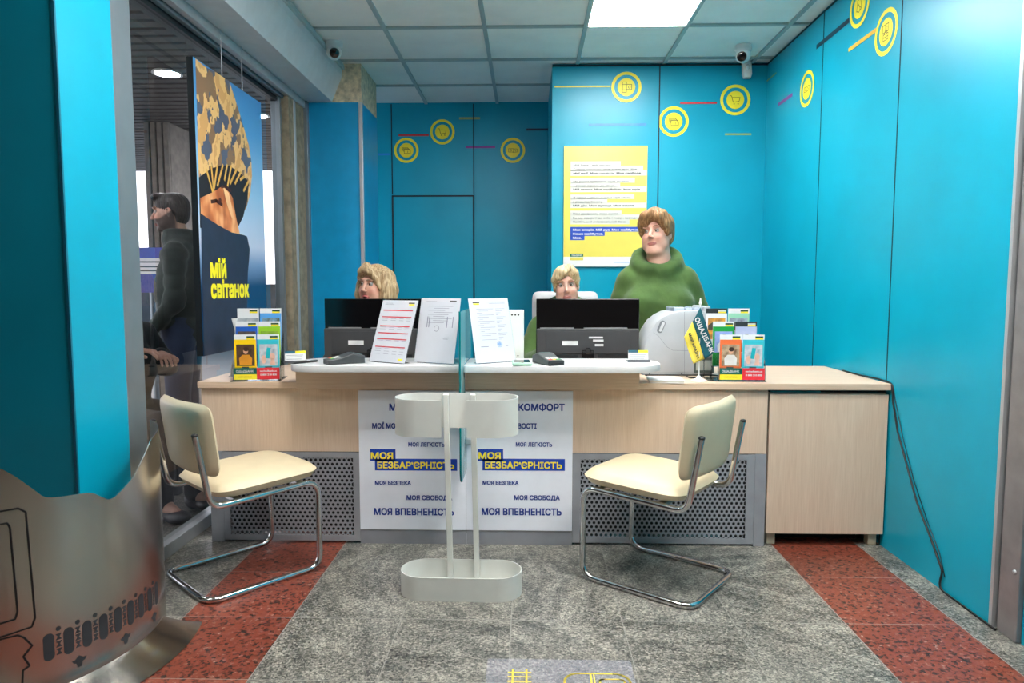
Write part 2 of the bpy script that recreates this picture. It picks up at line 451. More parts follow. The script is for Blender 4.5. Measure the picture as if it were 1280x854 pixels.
# shutter box over the window
bm = NB()
prism(bm, [(-1.66, 2.492), (-1.371, 2.492), (-1.297, 2.665), (-1.297, ZC), (-1.66, ZC)], -4.92, -2.5, frame((0, 0, 0), (1, 0, 0), (0, 0, 1)))
w = struct('trim_4', bm, mat('silver_shutter_box', (205, 213, 218), .4, .15, var=.02))
bm = NB(); box(bm, -1.297, -1.280, 2.5, 4.92, ZC - .03, ZC - .001); struct('edge_trim', bm, grid_m, w)

# window: glass between the upright and the far pillar
bm = NB(); rect(bm, 0, 1.88, 0, 2.36, frame((XL, 2.66, .06), (0, 1, 0), (0, 0, 1))); w = struct('window_1', bm, pane_mat('window_glass', (.80, .82, .80, 1), 1.5))
bm = NB(); box(bm, XL - .03, XL + .035, 2.66, 4.57, 0, .062, .004); struct('window_sill', bm, alu_light, w)
bm = NB(); box(bm, XL - .05, XL + .012, 2.66, 4.86, 2.40, 2.492); struct('window_head', bm, alu_dark, w)
bm = NB(); box(bm, XL + .016, XL + .045, 2.66, 4.86, 2.425, 2.485, .003); struct('window_rail', bm, alu, w)
bm = NB(); box(bm, XL + .05, XL + .088, 2.66, 4.88, 2.44, 2.49, .003); struct('window_rail', bm, alu_light, w)
bm = NB(); box(bm, XL - .02, XL + .02, 2.66, 2.70, .08, 2.40); struct('window_stile', bm, alu_dark, w)
bm = NB(); box(bm, XL - .03, XL + .03, 4.535, 4.57, .0, 2.44, .003); struct('window_stile', bm, alu, w)
bm = NB(); box(bm, XL + .03, XL + .10, 4.875, 4.92, .0, 2.49, .003); struct('shutter_guide', bm, alu, w)

# beyond the glass: covered forecourt
dk = mat('dark_soffit', (84, 79, 77), .6, var=.1)
bm = NB(); box(bm, -9, XL - .05, 1.6, 9.4, 2.80, 2.9); s = struct('ceiling_outside', bm, mat('soffit_gap', (22, 21, 21), .7))
bm = NB()
for i in range(62): box(bm, -9, XL - .06, 1.65 + i * .125, 1.65 + i * .125 + .085, 2.755, 2.80)
struct('soffit_slat', bm, dk, s)
bm = NB(); rect(bm, -14, -6, -3, 16); rect(bm, -6, 4, 6.2, 16); struct('ground_outside', bm, mat('wet_paving', (70, 72, 76), .4), None); bpy.data.objects['ground_outside'].location.z = -.01
conc = mat('rough_concrete', (138, 126, 106), .8, var=.14, nscale=18, bump=.3, bscale=60)
bm = NB(); box(bm, XL - .03, -1.56, 4.57, 4.88, 0, 2.44); w_ = struct('pillar_concrete', bm, conc)
bm = NB(); box(bm, -1.565, -1.552, 4.66, 4.69, 0, 2.44, .002); struct('trim_strip', bm, alu_light, w_)
bm = NB()
for i in range(4): box(bm, -3.64 + i * .062, -3.59 + i * .062, 6.6, 7.1, 0, 2.76, .008)
box(bm, -3.64, -3.40, 6.63, 7.1, 0, 2.75); struct('pillar_outside', bm, mat('ribbed_concrete', (120, 112, 104), .8, var=.1))
for (x, y) in ((-2.62, 5.1), (-2.45, 6.35), (-3.7, 4.6), (-3.1, 3.7), (-2.7, 2.9)):  # the last ones are unseen, added to brighten the man outside
    t = thing('downlight', '', 'ceiling light', (x, y, 2.755), 0, 'round downlights under the dark slatted canopy')
    t['label'] = 'round white downlight among seen and added ones in the dark slatted canopy beyond the window'
    bm = NB(); lathe(bm, [(.10, 0), (.105, -.012), (.085, -.014), (.08, -.004)], 28); obj('bezel', bm, white_pl, t, 30)
    bm = NB(); lathe(bm, [(0, -.006), (.08, -.006)], 28); obj('lens', bm, emit('downlight_glow', (250, 250, 255), 120), t)

# ------------------------------------------------------------------ ceiling lights
pan_em = emit('light_panel_glow', (255, 253, 248), PANEL)
def panel(ix, iy, label, group=None):
    x0, y1 = GX0 + .6 * ix, GY0 + .595 * iy
    t = thing('light_panel', label, 'ceiling light', (x0 + .3, y1 - .2975, ZC), 0, group)
    bm = NB(); box(bm, -.288, .288, -.285, .285, -.001, .011); obj('diffuser', bm, pan_em, t)
    bm = NB(); sheet_wall(bm, [(-.289, -.286), (.289, -.286), (.289, .286), (-.289, .286)], -.004, .012, .012, True); obj('frame', bm, white_pl, t)
panel(0, 0, 'square white ceiling light panel glowing above the counter beside the back wall block')
for ix, iy in LAMPS: panel(ix, iy, 'unseen square white ceiling light panel glowing over the open floor', 'ceiling light panels over the open floor')
# ================================================================== DESK AND WHAT BELONGS TO IT
wood = m_wood('pale_ash_laminate', (205, 177, 153), (223, 199, 177), 'z')
wood_h = m_wood('pale_ash_laminate_lying', (203, 174, 149), (221, 195, 172), 'x')
white_lam = mat('white_laminate', (208, 208, 210), .3, var=.01)
grey_pt = mat('grey_powder_coat', (150, 152, 158), .45, .1, var=.03)
dark_void = mat('painted_inside_shade', (22, 25, 28), .8)  # dark colour standing in for the shade in voids and gaps
DY = 3.16

t = thing('service_desk', 'long pale wood service desk with perforated grey metal lower panels', 'desk', (0, DY, 0))
bm = NB(); box(bm, -1.522, 1.098, 0, .022, .437, .734, .0015); box(bm, -1.522, -1.50, .022, .66, .3, .734); obj('front_panel', bm, wood, t)
bm = NB(); box(bm, -1.44, 1.05, .10, .12, .03, .437); box(bm, -.785, .207, .0, .10, .05, .6); obj('inner_panel', bm, dark_void, t)
bm = NB(); box(bm, -.785, -.2865, -.004, .02, 0, .068); box(bm, -.2855, .207, -.004, .02, 0, .068); obj('plinth', bm, mat('grey_plinth', (138, 139, 146), .4, var=.03), t)
bm = NB(); box(bm, -1.495, -1.432, 0, .5, 0, .437, .002); obj('end_post', bm, grey_pt, t)
bm = NB(); box(bm, 1.048, 1.1, 0, .5, 0, .437, .002); obj('end_post', bm, grey_pt, t)
def perforated(x0, x1, z0, z1):
    bm = NB(); p, row, r = .0223, .01935, .0071
    nx = int((x1 - x0 - .06) / p); nz = int((z1 - z0 - .05) / row)
    ox = (x0 + x1) / 2 - nx * p / 2 + p / 4; oz = (z0 + z1) / 2 - (nz - 1) * row / 2
    a = p / math.sqrt(3)
    def key(v): return bm.verts.new((v[0], 0, v[1]))
    for j in range(nz):
        for i in range(nx):
            cx = ox + i * p + (p / 2 if j % 2 else 0); cz = oz + j * row
            cor = [(cx + a * math.cos(R(30 + 60 * k)), cz + a * math.sin(R(30 + 60 * k)) * row / (1.5 * a)) for k in range(6)]
            outer = []
            for k in range(6):
                q = cor[(k + 1) % 6]; outer += [cor[k], ((cor[k][0] + q[0]) / 2, (cor[k][1] + q[1]) / 2)]
            inn = [(cx + r * math.cos(R(30 + 30 * k)), cz + r * math.sin(R(30 + 30 * k))) for k in range(12)]
            A = [key(v) for v in outer]; B = [key(v) for v in inn]
            for k in range(12): bm.faces.new((A[k], A[(k + 1) % 12], B[(k + 1) % 12], B[k]))
    bmesh.ops.remove_doubles(bm, verts=bm.verts, dist=.0008)
    zx0, zx1 = ox - p * .5 + .002, ox + nx * p - .002; zz0, zz1 = oz - row * .55, oz + (nz - 1) * row + row * .55
    bmesh.ops.recalc_face_normals(bm, faces=bm.faces)
    for q in ((x0, zx0, z0, z1), (zx1, x1, z0, z1), (zx0, zx1, z0, zz0), (zx0, zx1, zz1, z1)):
        box(bm, q[0], q[1], -.003, .001, q[2], q[3])
    return bm
for x0, x1 in ((-1.43, -.787), (.209, 1.046)):
    o = obj('perforated_panel', perforated(x0, x1, .012, .434), grey_pt, t); solid(o, .0012)

t = thing('worktop', 'long pale wood worktop lying across the desk and the end cabinet', 'worktop', (0, 0, .766))
bm = NB(); box(bm, -1.53, 1.643, 3.142, 3.852, -.029, 0, .0015); obj('board', bm, wood_h, t)

def shelf(x0, x1, rx0, rx1, lab, label):
    t = thing('counter_shelf', label, 'counter', ((x0 + x1) / 2, 3.16, .766), 0, 'raised white counters on the desk')
    c = (x0 + x1) / 2
    bm = NB(); box(bm, rx0 - c, rx1 - c, -.07, -.0185, -.022, .0625, .001); box(bm, rx0 - c, rx1 - c, -.0185, .14, .0003, .0625); obj('riser', bm, wood_h, t)
    rl, rr = lab
    w, r = x1 - x0, .14; pts = []
    ya, yb = -.165, .17
    def cor(cx, cy, a, rad): return [(cx + rad * math.cos(R(a + 15 * i)), cy + rad * math.sin(R(a + 15 * i))) for i in range(7)]
    h = w / 2; r2 = .012
    for (sx, sy, a, rad) in ((1, 1, 0, rr), (-1, 1, 90, rl), (-1, -1, 180, rl), (1, -1, 270, rr)):
        pts += cor(sx * h - sx * rad, (yb - rad) if sy > 0 else (ya + rad), a, rad)
    bm = NB(); prism(bm, pts, .063, .094, None, 0, .003); obj('slab', bm, white_lam, t, 30)
    return t
shelf(-1.075, -.304, -1.052, -.300, (.12, .012), 'raised white topped counter on the desk carrying the two notices and the pen')
shelf(-.282, .600, -.280, .500, (.012, .15), 'raised white topped counter on the desk carrying one notice and the green edged pad')

t = thing('storage_cabinet', 'pale wood end cabinet against the right teal wall beside the desk', 'cabinet', (1.375, DY, 0))
bm = NB(); box(bm, -.262, .262, .02, .68, .062, .72); obj('body', bm, wood, t)
bm = NB(); box(bm, -.268, .268, .0, .019, .062, .715, .0015); obj('door', bm, wood, t)
bm = NB(); box(bm, -.26, -.035, .012, .02, .722, .728); obj('edge_strip', bm, mat('teal_edge_strip', (0, 120, 130), .5), t)
bm = NB(); box(bm, -.262, .262, .021, .66, .7205, .7365); obj('painted_gap_shade', bm, dark_void, t)  # solid dark strip, the gap's shade is put into its colour
bm = NB(); box(bm, -.25, .2, .12, .16, .0, .062); obj('plinth', bm, dark_void, t)
for x in (-.235, .235):
    bm = NB(); box(bm, x - .02, x + .02, .03, .07, 0, .062, .003); obj('foot', bm, mat('cream_foot', (196, 184, 160), .5), t)

# ------------------------------------------------------------------ the two information posters
navy = mat('navy_lettering', (22, 55, 140), .5, var=.02); blue_bar = mat('blue_bar', (12, 66, 176), .5, var=.02)
yel_let = mat('yellow_lettering', (250, 226, 60), .5, var=.02); paper = mat('white_print', (232, 235, 245), .45, var=.01)
def info(px_off, x0, x1, label):
    t = thing('information_poster', label, 'poster', (0, DY - .0045, 0), 0, 'twin slogan posters on the desk front')
    bm = NB(); box(bm, x0, x1, -.003, .003, .069, .727); obj('sheet', bm, paper, t)
    f = lambda px, py: at_y(px + px_off, py, DY - .0085)
    def line(bm, body, px0, px1, py, cappx, mi=0, dy=0):
        a, b = f(px0, py), f(px1, py); letters(bm, body, FR((a.x, -.0042 + dy, a.z)), cappx / 267, b.x - a.x, .034, 'L', mi)
    bm = NB()
    line(bm, 'МІЙ КОМФОРТ', 621.5, 705.5, 513.2, 8.2); line(bm, 'МОЇ МОЖЛИВОСТІ', 600, 670.5, 535.6, 6.2)
    line(bm, 'МОЯ ЛЕГКІСТЬ', 645, 690, 558.3, 5); line(bm, 'МОЯ БЕЗПЕКА', 603.5, 648, 606, 4.8)
    line(bm, 'МОЯ СВОБОДА', 643, 699.5, 625, 5.6); line(bm, 'МОЯ ВПЕВНЕНІСТЬ', 602.5, 701.5, 643.6, 8.2)
    obj('lettering', bm, navy, t)
    bm = NB()
    for a, b in (((597, 561.5), (629, 576.5)), ((603, 573.5), (706, 588.8))):
        p, q = f(*a), f(*b); rect(bm, p.x, q.x, q.z, p.z, FR((0, -.0038, 0)))
    h = obj('highlight_bar', bm, blue_bar, t, label='blue bars under the yellow words')
    bm = NB(); line(bm, 'МОЯ', 598.5, 625.5, 573.4, 7.8, 0, -.0006); line(bm, 'БЕЗБАР’ЄРНІСТЬ', 606.5, 702, 585.4, 8, 0, -.0006)
    obj('highlight_lettering', bm, yel_let, h, label='yellow lettering')
info(0, -.2855, .207, 'white poster with navy slogans on the desk front, between glass divider and end cabinet')
info(-134.5, -.785, -.2865, 'white poster with navy slogans on the desk front, between window and glass divider')

# ------------------------------------------------------------------ glass divider
t = thing('glass_divider', 'upright greenish glass sheet standing edge-on between the two counters', 'glass partition', (-.287, 0, 0))
gg = NT('tinted_glass'); gg.t.nodes.remove(gg.b)
_tr = gg.n('ShaderNodeBsdfTransparent'); _tr.inputs['Color'].default_value = (.60, .86, .88, 1)
_gl = gg.n('ShaderNodeBsdfGlossy'); _gl.inputs['Roughness'].default_value = .03
_fr = gg.n('ShaderNodeFresnel'); _df = gg.n('ShaderNodeBsdfDiffuse'); _df.inputs['Color'].default_value = lin((168, 236, 246))
_m1 = gg.n('ShaderNodeMixShader'); _m1.inputs[0].default_value = .68; _m2 = gg.n('ShaderNodeMixShader')
gg.l(_tr.outputs[0], _m1.inputs[1]); gg.l(_df.outputs[0], _m1.inputs[2]); gg.l(_fr.outputs[0], _m2.inputs[0]); gg.l(_m1.outputs[0], _m2.inputs[1]); gg.l(_gl.outputs[0], _m2.inputs[2])
gg.l(_m2.outputs[0], gg.out.inputs['Surface'])
pts = [(2.90, 1.10), (2.90, .42)] + [(2.96 - .06 * math.cos(R(a)), .42 - .06 * math.sin(R(a))) for a in range(15, 91, 15)] + [(3.15, .36), (3.15, .70), (3.08, .70), (3.08, .8605), (3.40, .8605), (3.40, 1.10)]
bm = NB(); prism(bm, pts, -.0045, .0045, frame((0, 0, 0), (0, 1, 0), (0, 0, 1))); obj('pane', bm, [gg.m], t)
bm = NB(); tube(bm, [(0, y, z) for y, z in [(2.8985, 1.102), (2.8985, .42)] + [(2.96 - .0615 * math.cos(R(a)), .42 - .0615 * math.sin(R(a))) for a in range(15, 91, 15)]], .0046, 6)
obj('polished_edge', bm, mat('green_glass_edge', (0, 118, 122), .2, var=.05), t, label='darker green polished edge')
for z in (.5,):
    bm = NB(); box(bm, .006, .03, 3.10, 3.15, z - .012, z + .012, .003); obj('bracket', bm, alu_light, t)

# ------------------------------------------------------------------ umbrella stand
st = mat('warm_grey_enamel', (212, 213, 208), .38, var=.015)
def obround(L, W, n=14, start=0):
    r = W / 2; h = L / 2 - r
    return [(h + r * math.cos(R(-90 + 180 * i / n)), r * math.sin(R(-90 + 180 * i / n))) for i in range(n + 1)] + [(-h + r * math.cos(R(90 + 180 * i / n)), r * math.sin(R(90 + 180 * i / n))) for i in range(n + 1)]
t = thing('umbrella_stand', 'pale grey metal umbrella stand with oval tray before the desk', 'umbrella stand', (-.262, 2.655, 0), R(-1))
ob = obround(.476, .185)
bm = NB(); sheet_wall(bm, ob, 0, .093, .004, True); prism(bm, obround(.474, .183), .001, .006); obj('base_tray', bm, st, t, 40)
r_ = .0925; h_ = .238 - r_
path = [(.048, -r_)] + [(h_ + r_ * math.cos(R(-90 + 180 * i / 14)), r_ * math.sin(R(-90 + 180 * i / 14))) for i in range(15)] + [(-h_ + r_ * math.cos(R(90 + 180 * i / 14)), r_ * math.sin(R(90 + 180 * i / 14))) for i in range(15)] + [(-.048, -r_)]
bm = NB(); sheet_wall(bm, [(x - .014, y) for x, y in path], .638, .780, .004); obj('upper_ring', bm, st, t, 40)
for x in (-.052, .056):
    bm = NB(); box(bm, x - .0105, x + .0105, .062, .088, .006, .777, .002); bmesh.ops.transform(bm, matrix=Matrix(((1, 0, -.019, 0), (0, 1, 0, 0), (0, 0, 1, 0), (0, 0, 0, 1))), verts=bm.verts); obj('post', bm, st, t)

# ------------------------------------------------------------------ chairs
chrome = NT('chrome').set(.09, 1.0); chrome.b.inputs['Base Color'].default_value = (.60, .60, .61, 1)
_f = chrome.noise(chrome.coord(), 40, 2); chrome.l(chrome.math('ADD', chrome.math('MULTIPLY', _f, .12), .05), chrome.b.inputs['Roughness']); chrome = chrome.m
cream = mat('cream_leatherette', (212, 196, 164), .42, var=.02, nscale=10, bump=.12, bscale=260)
def cushion(w, d, h, r, nx=22, ny=22, dome=.3, curve=0, taper=0, e=6.0):
    """padded slab: rounded plan, domed top, softly rounded rim; curve bends it about its long axis"""
    bm = NB(); G = []
    for side in (1, -1):
        g = []
        for j in range(ny + 1):
            row = []
            for i in range(nx + 1):
                u, v = -1 + 2 * i / nx, -1 + 2 * j / ny
                # square to rounded square
                m = max(abs(u), abs(v)); n = (abs(u) ** e + abs(v) ** e) ** (1 / e)
                q = m / n if n > 1e-6 else 1
                x, y = u * q * w / 2, v * q * d / 2
                x *= 1 - taper * (v * .5 + .5)
                t = max(0, 1 - m ** 8) ** .5
                z = side * h / 2 * (t * ((1 - dome) + dome * (1 - m * m)) if side > 0 else t)
                row.append((x, y, z + curve * (x / (w / 2)) ** 2))
            g.append(row)
        G.append(g)
    vs = [[[bm.verts.new(p) for p in row] for row in g] for g in G]
    for s, g in enumerate(vs):
        for j in range(ny):
            for i in range(nx):
                q = (g[j][i], g[j][i + 1], g[j + 1][i + 1], g[j + 1][i])
                bm.faces.new(q if s == 0 else q[::-1])
    bmesh.ops.remove_doubles(bm, verts=bm.verts, dist=1e-5)
    return bm
def make_chair(label):
    t = thing('cantilever_chair', label, 'chair', (0, 0, 0), 0, 'cream cantilever chairs before the desk')
    w = .208
    half = [(-w, -.262, .655), (-w, -.212, .372), (-w, .24, .388), (-w, .242, .0125), (-w, -.238, .0125)]
    pts = half + [(-x, y, z) for x, y, z in half[::-1]]
    bm = NB(); tube(bm, fillet(pts, .062, 7), .0125, 12); obj('tube_frame', bm, chrome, t, 50)
    bm = NB(); box(bm, -w, w, .15, .18, .382, .394); box(bm, -w, w, -.12, -.09, .374, .386); obj('seat_rail', bm, chrome, t)
    bm = cushion(.43, .455, .078, .05, 26, 26, dome=.35, taper=-.05)
    bmesh.ops.transform(bm, matrix=Matrix.Translation((0, .035, .428)) @ Matrix.Rotation(R(2), 4, 'X'), verts=bm.verts); obj('seat', bm, cream, t, 60)
    bm = cushion(.445, .29, .056, .04, 26, 26, dome=.15, curve=.026, taper=-.02, e=9.0)
    bmesh.ops.transform(bm, matrix=Matrix.Translation((0, -.222, .622)) @ Matrix.Rotation(R(97), 4, 'X') @ Matrix.Rotation(math.pi, 4, 'Y') @ Matrix.Rotation(0, 4, 'Z'), verts=bm.verts); obj('backrest', bm, cream, t, 60)
    for s in (-1, 1):
        bm = NB(); ball(bm, .013, (s * w, -.2635, .658), (1, 1, .6), 12); obj('tube_cap', bm, black, t, 40)
    return t
c1 = make_chair('cream padded chrome cantilever chair beside the window, drawn up to the perforated panel')
c1.location = (-1.205, 2.820, 0); c1.rotation_euler = (0, 0, R(-42))
dup(c1, 'cream padded chrome cantilever chair drawn up beside the end cabinet, away from the window', (.545, 2.81, 0), R(53))
# ================================================================== STEEL CASING, CABLE, FLOOR STICKER
steel = m_steel('brushed_stainless', .26, (188, 182, 174))
t = thing('column_casing', 'curved brushed steel casing wrapped round the foot of the teal column', 'steel casing', (-1.78, 2.20, 0))
RIM = [(-180, .66), (-110, .71), (-75, .745), (-60, .738), (-48, .712), (-44.1, .681), (-40, .64), (-36.9, .608), (-34.7, .603), (-32.3, .6), (-26.1, .594), (-22.6, .589), (-21.4, .584), (-18.8, .567), (-16, .55), (-13.5, .551), (-10.7, .561), (-4.3, .589), (4, .645), (10.3, .686), (14.3, .692), (30, .70), (70, .70)]
def rim(a): return float(np.interp(a, [q[0] for q in RIM], [q[1] for q in RIM]))
rc = .505
an = [a * 1.25 for a in range(-120, 39)]
bm = NB(); sheet_wall(bm, [(rc * math.cos(R(a)), rc * math.sin(R(a))) for a in an], 0.0, [rim(a) for a in an], .003); obj('shell', bm, steel, t, 30)
bm = NB()
prof = [(rc + .003, .040), (rc + .03, .028), (rc + .075, .012), (rc + .13, .003)]
ak = [a for a in an if a <= 17]
rr = [[bm.verts.new((r * math.cos(R(a)), r * math.sin(R(a)), z)) for r, z in prof] for a in ak]
for A, B in zip(rr, rr[1:]):
    for k in range(3): bm.faces.new((A[k], A[k + 1], B[k + 1], B[k]))
obj('flared_skirt', bm, m_steel('polished_stainless', .16, (205, 203, 200)), t, 30)
dark_cut = mat('dark_cut_out', (40, 43, 48), .6)
def wrap(bm, pts, off=.0022):
    """outline in (degrees, z) laid on the shell"""
    vs = [bm.verts.new(((rc + off) * math.cos(R(a)), (rc + off) * math.sin(R(a)), z)) for a, z in pts]
    f = bm.faces.new(vs)
bm = NB(); pitch = 5.9
for i in range(9):
    a = -37.9 + pitch * i; zc = .168 - .002 * i
    wrap(bm, [(a + x / rc * 57.3, zc + z) for x, z in rrect(.028, .080, .0138, 6)])
    b = a + pitch / 2
    if i < 8:
        wrap(bm, [(b + x / rc * 57.3, zc + .046 + z) for x, z in circ(.0068, 14)])
        for dz in (.022, 0, -.022):
            wrap(bm, [(b + x / rc * 57.3, zc + dz + z) for x, z in ((-.008, .009), (.008, .009), (.002, 0), (.008, -.009), (-.008, -.009), (-.002, 0))])
    if i % 3 == 1: 
        wrap(bm, [(b + x / rc * 57.3, zc - .076 + z) for x, z in ((0, .019), (.012, .009), (.021, .009), (.016, .0), (.009, -.002), (.006, -.016), (-.006, -.016), (-.009, -.002), (-.016, .0), (-.021, .009), (-.012, .009))])
obj('vent_pattern', bm, dark_cut, t)
bm = NB()
def wline(p):
    q = []
    for (a0, z0), (a1, z1) in zip(p, p[1:]):
        for i in range(6): q.append((a0 + (a1 - a0) * i / 6, z0 + (z1 - z0) * i / 6))
    q.append(p[-1]); tube(bm, [((rc + .001) * math.cos(R(a)), (rc + .001) * math.sin(R(a)), z) for a, z in q], .0036, 5)
wline([(-80, .592), (-44, .592), (-42.1, .577), (-41.2, .268), (-42.2, .245), (-80, .22)])
wline([(-80, .556), (-47, .556), (-46.4, .542), (-45.7, .300), (-46.4, .28), (-80, .26)])
wline([(-80, .24), (-46, .232), (-44.4, .22), (-42.4, .190), (-44.9, .166), (-43.4, .134), (-45.2, .126), (-45.8, .06), (-80, .055)])
obj('door_outline', bm, mat('black_gap', (12, 11, 11), .6), t)

t = thing('power_cable', 'thin black cable hanging from the cabinet top down the right wall to the floor', 'cable', (0, 0, 0))
cab = mat('black_rubber', (16, 17, 20), .5)
P = [at_x(px, py, 1.642) for px, py in ((1070, 468), (1090, 466), (1106, 471))] + [Vector((1.646, 3.12, .745))]
pp = [at_x(px, py, 1.6455) for px, py in ((1116, 500), (1122, 540), (1133, 580), (1146, 628), (1163, 672), (1178, 714))]
pg = [at_z(px, py, .005) for px, py in ((1182, 735), (1205, 752), (1225, 767), (1240, 776), (1262, 784), (1290, 788))]
for v in pg: v.x = min(v.x, 1.642)
pts = [Vector((1.632, 3.60, .772)), Vector((1.634, 3.42, .772)), Vector((1.640, 3.25, .775)), Vector((1.6455, 3.137, .768))] + pp + pg
bm = NB(); tube(bm, fillet(pts, .03, 4), .0042, 7); obj('cord', bm, cab, t, 60)
pp2 = [at_x(px, py, 1.6465) for px, py in ((1119, 500), (1128, 545), (1142, 600), (1160, 655), (1174, 690), (1181, 722))]
bm = NB(); tube(bm, fillet([Vector((1.636, 3.5, .771)), Vector((1.642, 3.25, .774)), Vector((1.647, 3.137, .766))] + pp2, .03, 4), .002, 6); obj('thin_wire', bm, cab, t, 60)

k = NT('floor_film').set(.35); k.b.inputs['Base Color'].default_value = lin((196, 196, 214)); k.b.inputs['Alpha'].default_value = .24
f_ = k.noise(k.coord(), 8); k.l(k.math('ADD', k.math('MULTIPLY', f_, .08), .18), k.b.inputs['Alpha'])
t = thing('floor_sticker', 'translucent floor sticker with yellow line pictograms on the grey granite', 'sticker', (0, 0, .0012))
A = at_z(610, 824, 0); B = at_z(787, 824, 0)
bm = NB(); rect(bm, A.x, B.x, A.y - .5, A.y); obj('film', bm, k.m, t)
ys = mat('yellow_sticker_line', (226, 200, 70), .5)
bm = NB()
def fz(px, py): v = at_z(px, py, 0); return (v.x, v.y)
x0, y0 = fz(641, 840); s = .001
for dx in (0, .043): stroke(bm, [(x0 + dx, y0 + .01), (x0 + dx, y0 - .16)], .006, FZ((0, 0, .0006)))
for dy in (-.006, -.03, -.055, -.08, -.105, -.13): stroke(bm, [(x0 - .012, y0 + dy), (x0 + .055, y0 + dy)], .006, FZ((0, 0, .0006)))
cx, cy = fz(745, 843); cx += 0
stroke(bm, [(cx + x, cy - .11 + y) for x, y in rrect(.20, .22, .045, 6)], .007, FZ((0, 0, .0006)), closed=True)
stroke(bm, [(cx - .018, cy), (cx - .018, cy - .16)], .006, FZ((0, 0, .0006))); stroke(bm, [(cx - .008, cy), (cx - .008, cy - .16)], .004, FZ((0, 0, .0006)))
stroke(bm, [(cx + .045 + x, cy - .08 + y) for x, y in rrect(.075, .10, .012, 4)], .006, FZ((0, 0, .0006)), closed=True)
obj('pictogram', bm, ys, t)

# ================================================================== HANGING POSTER IN FRONT OF THE WINDOW
HX = -1.53
t = thing('hanging_poster', 'large poster of a person in a camouflage hood hanging on wires before the window', 'poster', (HX, 0, 0))
HY0, HY1, HZ0, HZ1 = 3.212, 4.02, .878, 2.252
bm = NB(); box(bm, -.03, -.0005, HY0, HY1, HZ0, HZ1); obj('board', bm, black, t, label='black board with thick black edges')
HP = lambda px, py: ((lambda v: (v.y, v.z))(at_x(px, py, HX)))
def lay(bm, pts, z, mi=0):
    cl = [(min(max(y, HY0), HY1), min(max(q, HZ0), HZ1)) for y, q in pts]
    flat(bm, cl, FX((0, 0, 0)), mi, z)
c1_ = lambda u, v: HP(230 + u / 4.267, 60 + v / 4.267)
c2_ = lambda u, v: HP(230 + u / 4.067, 250 + v / 4.067)
bm = NB(); rect(bm, HY0, HY1, HZ0, HZ1, FX((0, 0, 0)), 0, .0004)
obj('sky_print', bm, m_vgrad('printed_sky', HZ0, HZ1, [(0, (10, 62, 104)), (.24, (24, 66, 108)), (.33, (120, 150, 190)), (.40, (196, 208, 232)), (.6, (150, 196, 232)), (.85, (84, 158, 214)), (1, (70, 140, 200))]), t)
bm = NB()
lay(bm, [c1_(*p) for p in ((60, 55), (62, 130), (78, 700), (90, 860), (330, 860), (352, 780), (362, 680), (358, 600), (345, 520), (320, 430), (290, 330), (262, 240), (240, 175), (205, 140), (165, 112), (110, 100))], .0008)
hood = obj('hood_print', bm, m_camo(), t)
bm = NB()
lay(bm, [c1_(*p) for p in ((78, 690), (140, 645), (190, 628), (240, 628), (300, 665), (345, 715), (338, 800), (315, 900), (290, 950), (85, 960))], .0012); obj('net_shadow_print', bm, mat('printed_dark', (36, 30, 34), .4), hood)
bm = NB()
for a, b in (((120, 655), (150, 760)), ((145, 640), (158, 770)), ((176, 632), (160, 740)), ((205, 628), (178, 730)), ((228, 628), (215, 700)), ((250, 634), (232, 730)), ((278, 650), (246, 720)), ((300, 664), (272, 720)), ((320, 686), (300, 700)), ((342, 712), (318, 760))):
    (y0, z0), (y1, z1) = c1_(*a), c1_(*b); stroke(bm, [(y0, z0), (y1, z1)], .016, FX((0, 0, 0)), 0, .0016)
obj('fringe_print', bm, mat('printed_tan', (220, 168, 78), .4), hood)
sk = NT('printed_skin').set(.4); _n = sk.noise(sk.coord((1, 1, .7)), 9, 2); sk.l(sk.ramp(_n, [(.3, (150, 74, 40)), (.48, (214, 128, 74)), (.62, (244, 178, 122))]), sk.b.inputs['Base Color'])
bm = NB()
lay(bm, [c1_(*p) for p in ((84, 800), (150, 770), (205, 735), (240, 770), (258, 800), (275, 900), (300, 1010), (320, 1100), (200, 1110), (88, 900))], .0020)
fc = obj('face_print', bm, sk.m, t)
bm = NB(); lay(bm, [c1_(*p) for p in ((206, 740), (236, 772), (252, 840), (268, 930), (250, 900), (226, 830))], .0022); obj('finger_print', bm, mat('printed_light_skin', (248, 190, 136), .4), fc)
bm = NB()
for px in ((150, 815, 62, 14), (200, 740, 40, 9)):
    y, z = c1_(px[0] + 20, px[1]); stroke(bm, [(y - .05, z - .01), (y, z), (y + .06, z - .012)], .018 if px[0] == 150 else .01, FX((0, 0, 0)), 0, .0024)
y, z = c1_(190, 812); flat(bm, circ(.016, 16, (y, z), .012), FX((0, 0, 0)), 0, .0024)
obj('eye_print', bm, mat('printed_brown', (84, 40, 26), .4), fc)
bm = NB()
lay(bm, [c2_(*p) for p in ((83, 68), (130, 102), (175, 130), (240, 165), (300, 178), (318, 185), (332, 250), (328, 310), (322, 370), (318, 545), (330, 700), (330, 830), (100, 830))], .0028)
obj('shirt_print', bm, mat('printed_navy', (40, 48, 68), .45, var=.08), t)
bm = NB()
a = c2_(134, 392); b = c2_(211, 385); letters(bm, 'мій', FX((.0036, a[0], a[1])), .088, b[0] - a[0], .04, 'L')
a = c2_(137, 497); b = c2_(327, 492); letters(bm, 'світанок', FX((.0036, a[0], a[1])), .084, b[0] - a[0], .04, 'L')
obj('lettering', bm, mat('bright_yellow_print', (250, 236, 30), .4, var=.02), t, label='bright yellow slogan')
for y in (3.55, 3.80):
    bm = NB(); tube(bm, [(-.015, y, HZ1), (-.015, y, 2.492)], .002, 6); obj('hanging_wire', bm, alu_light, t)
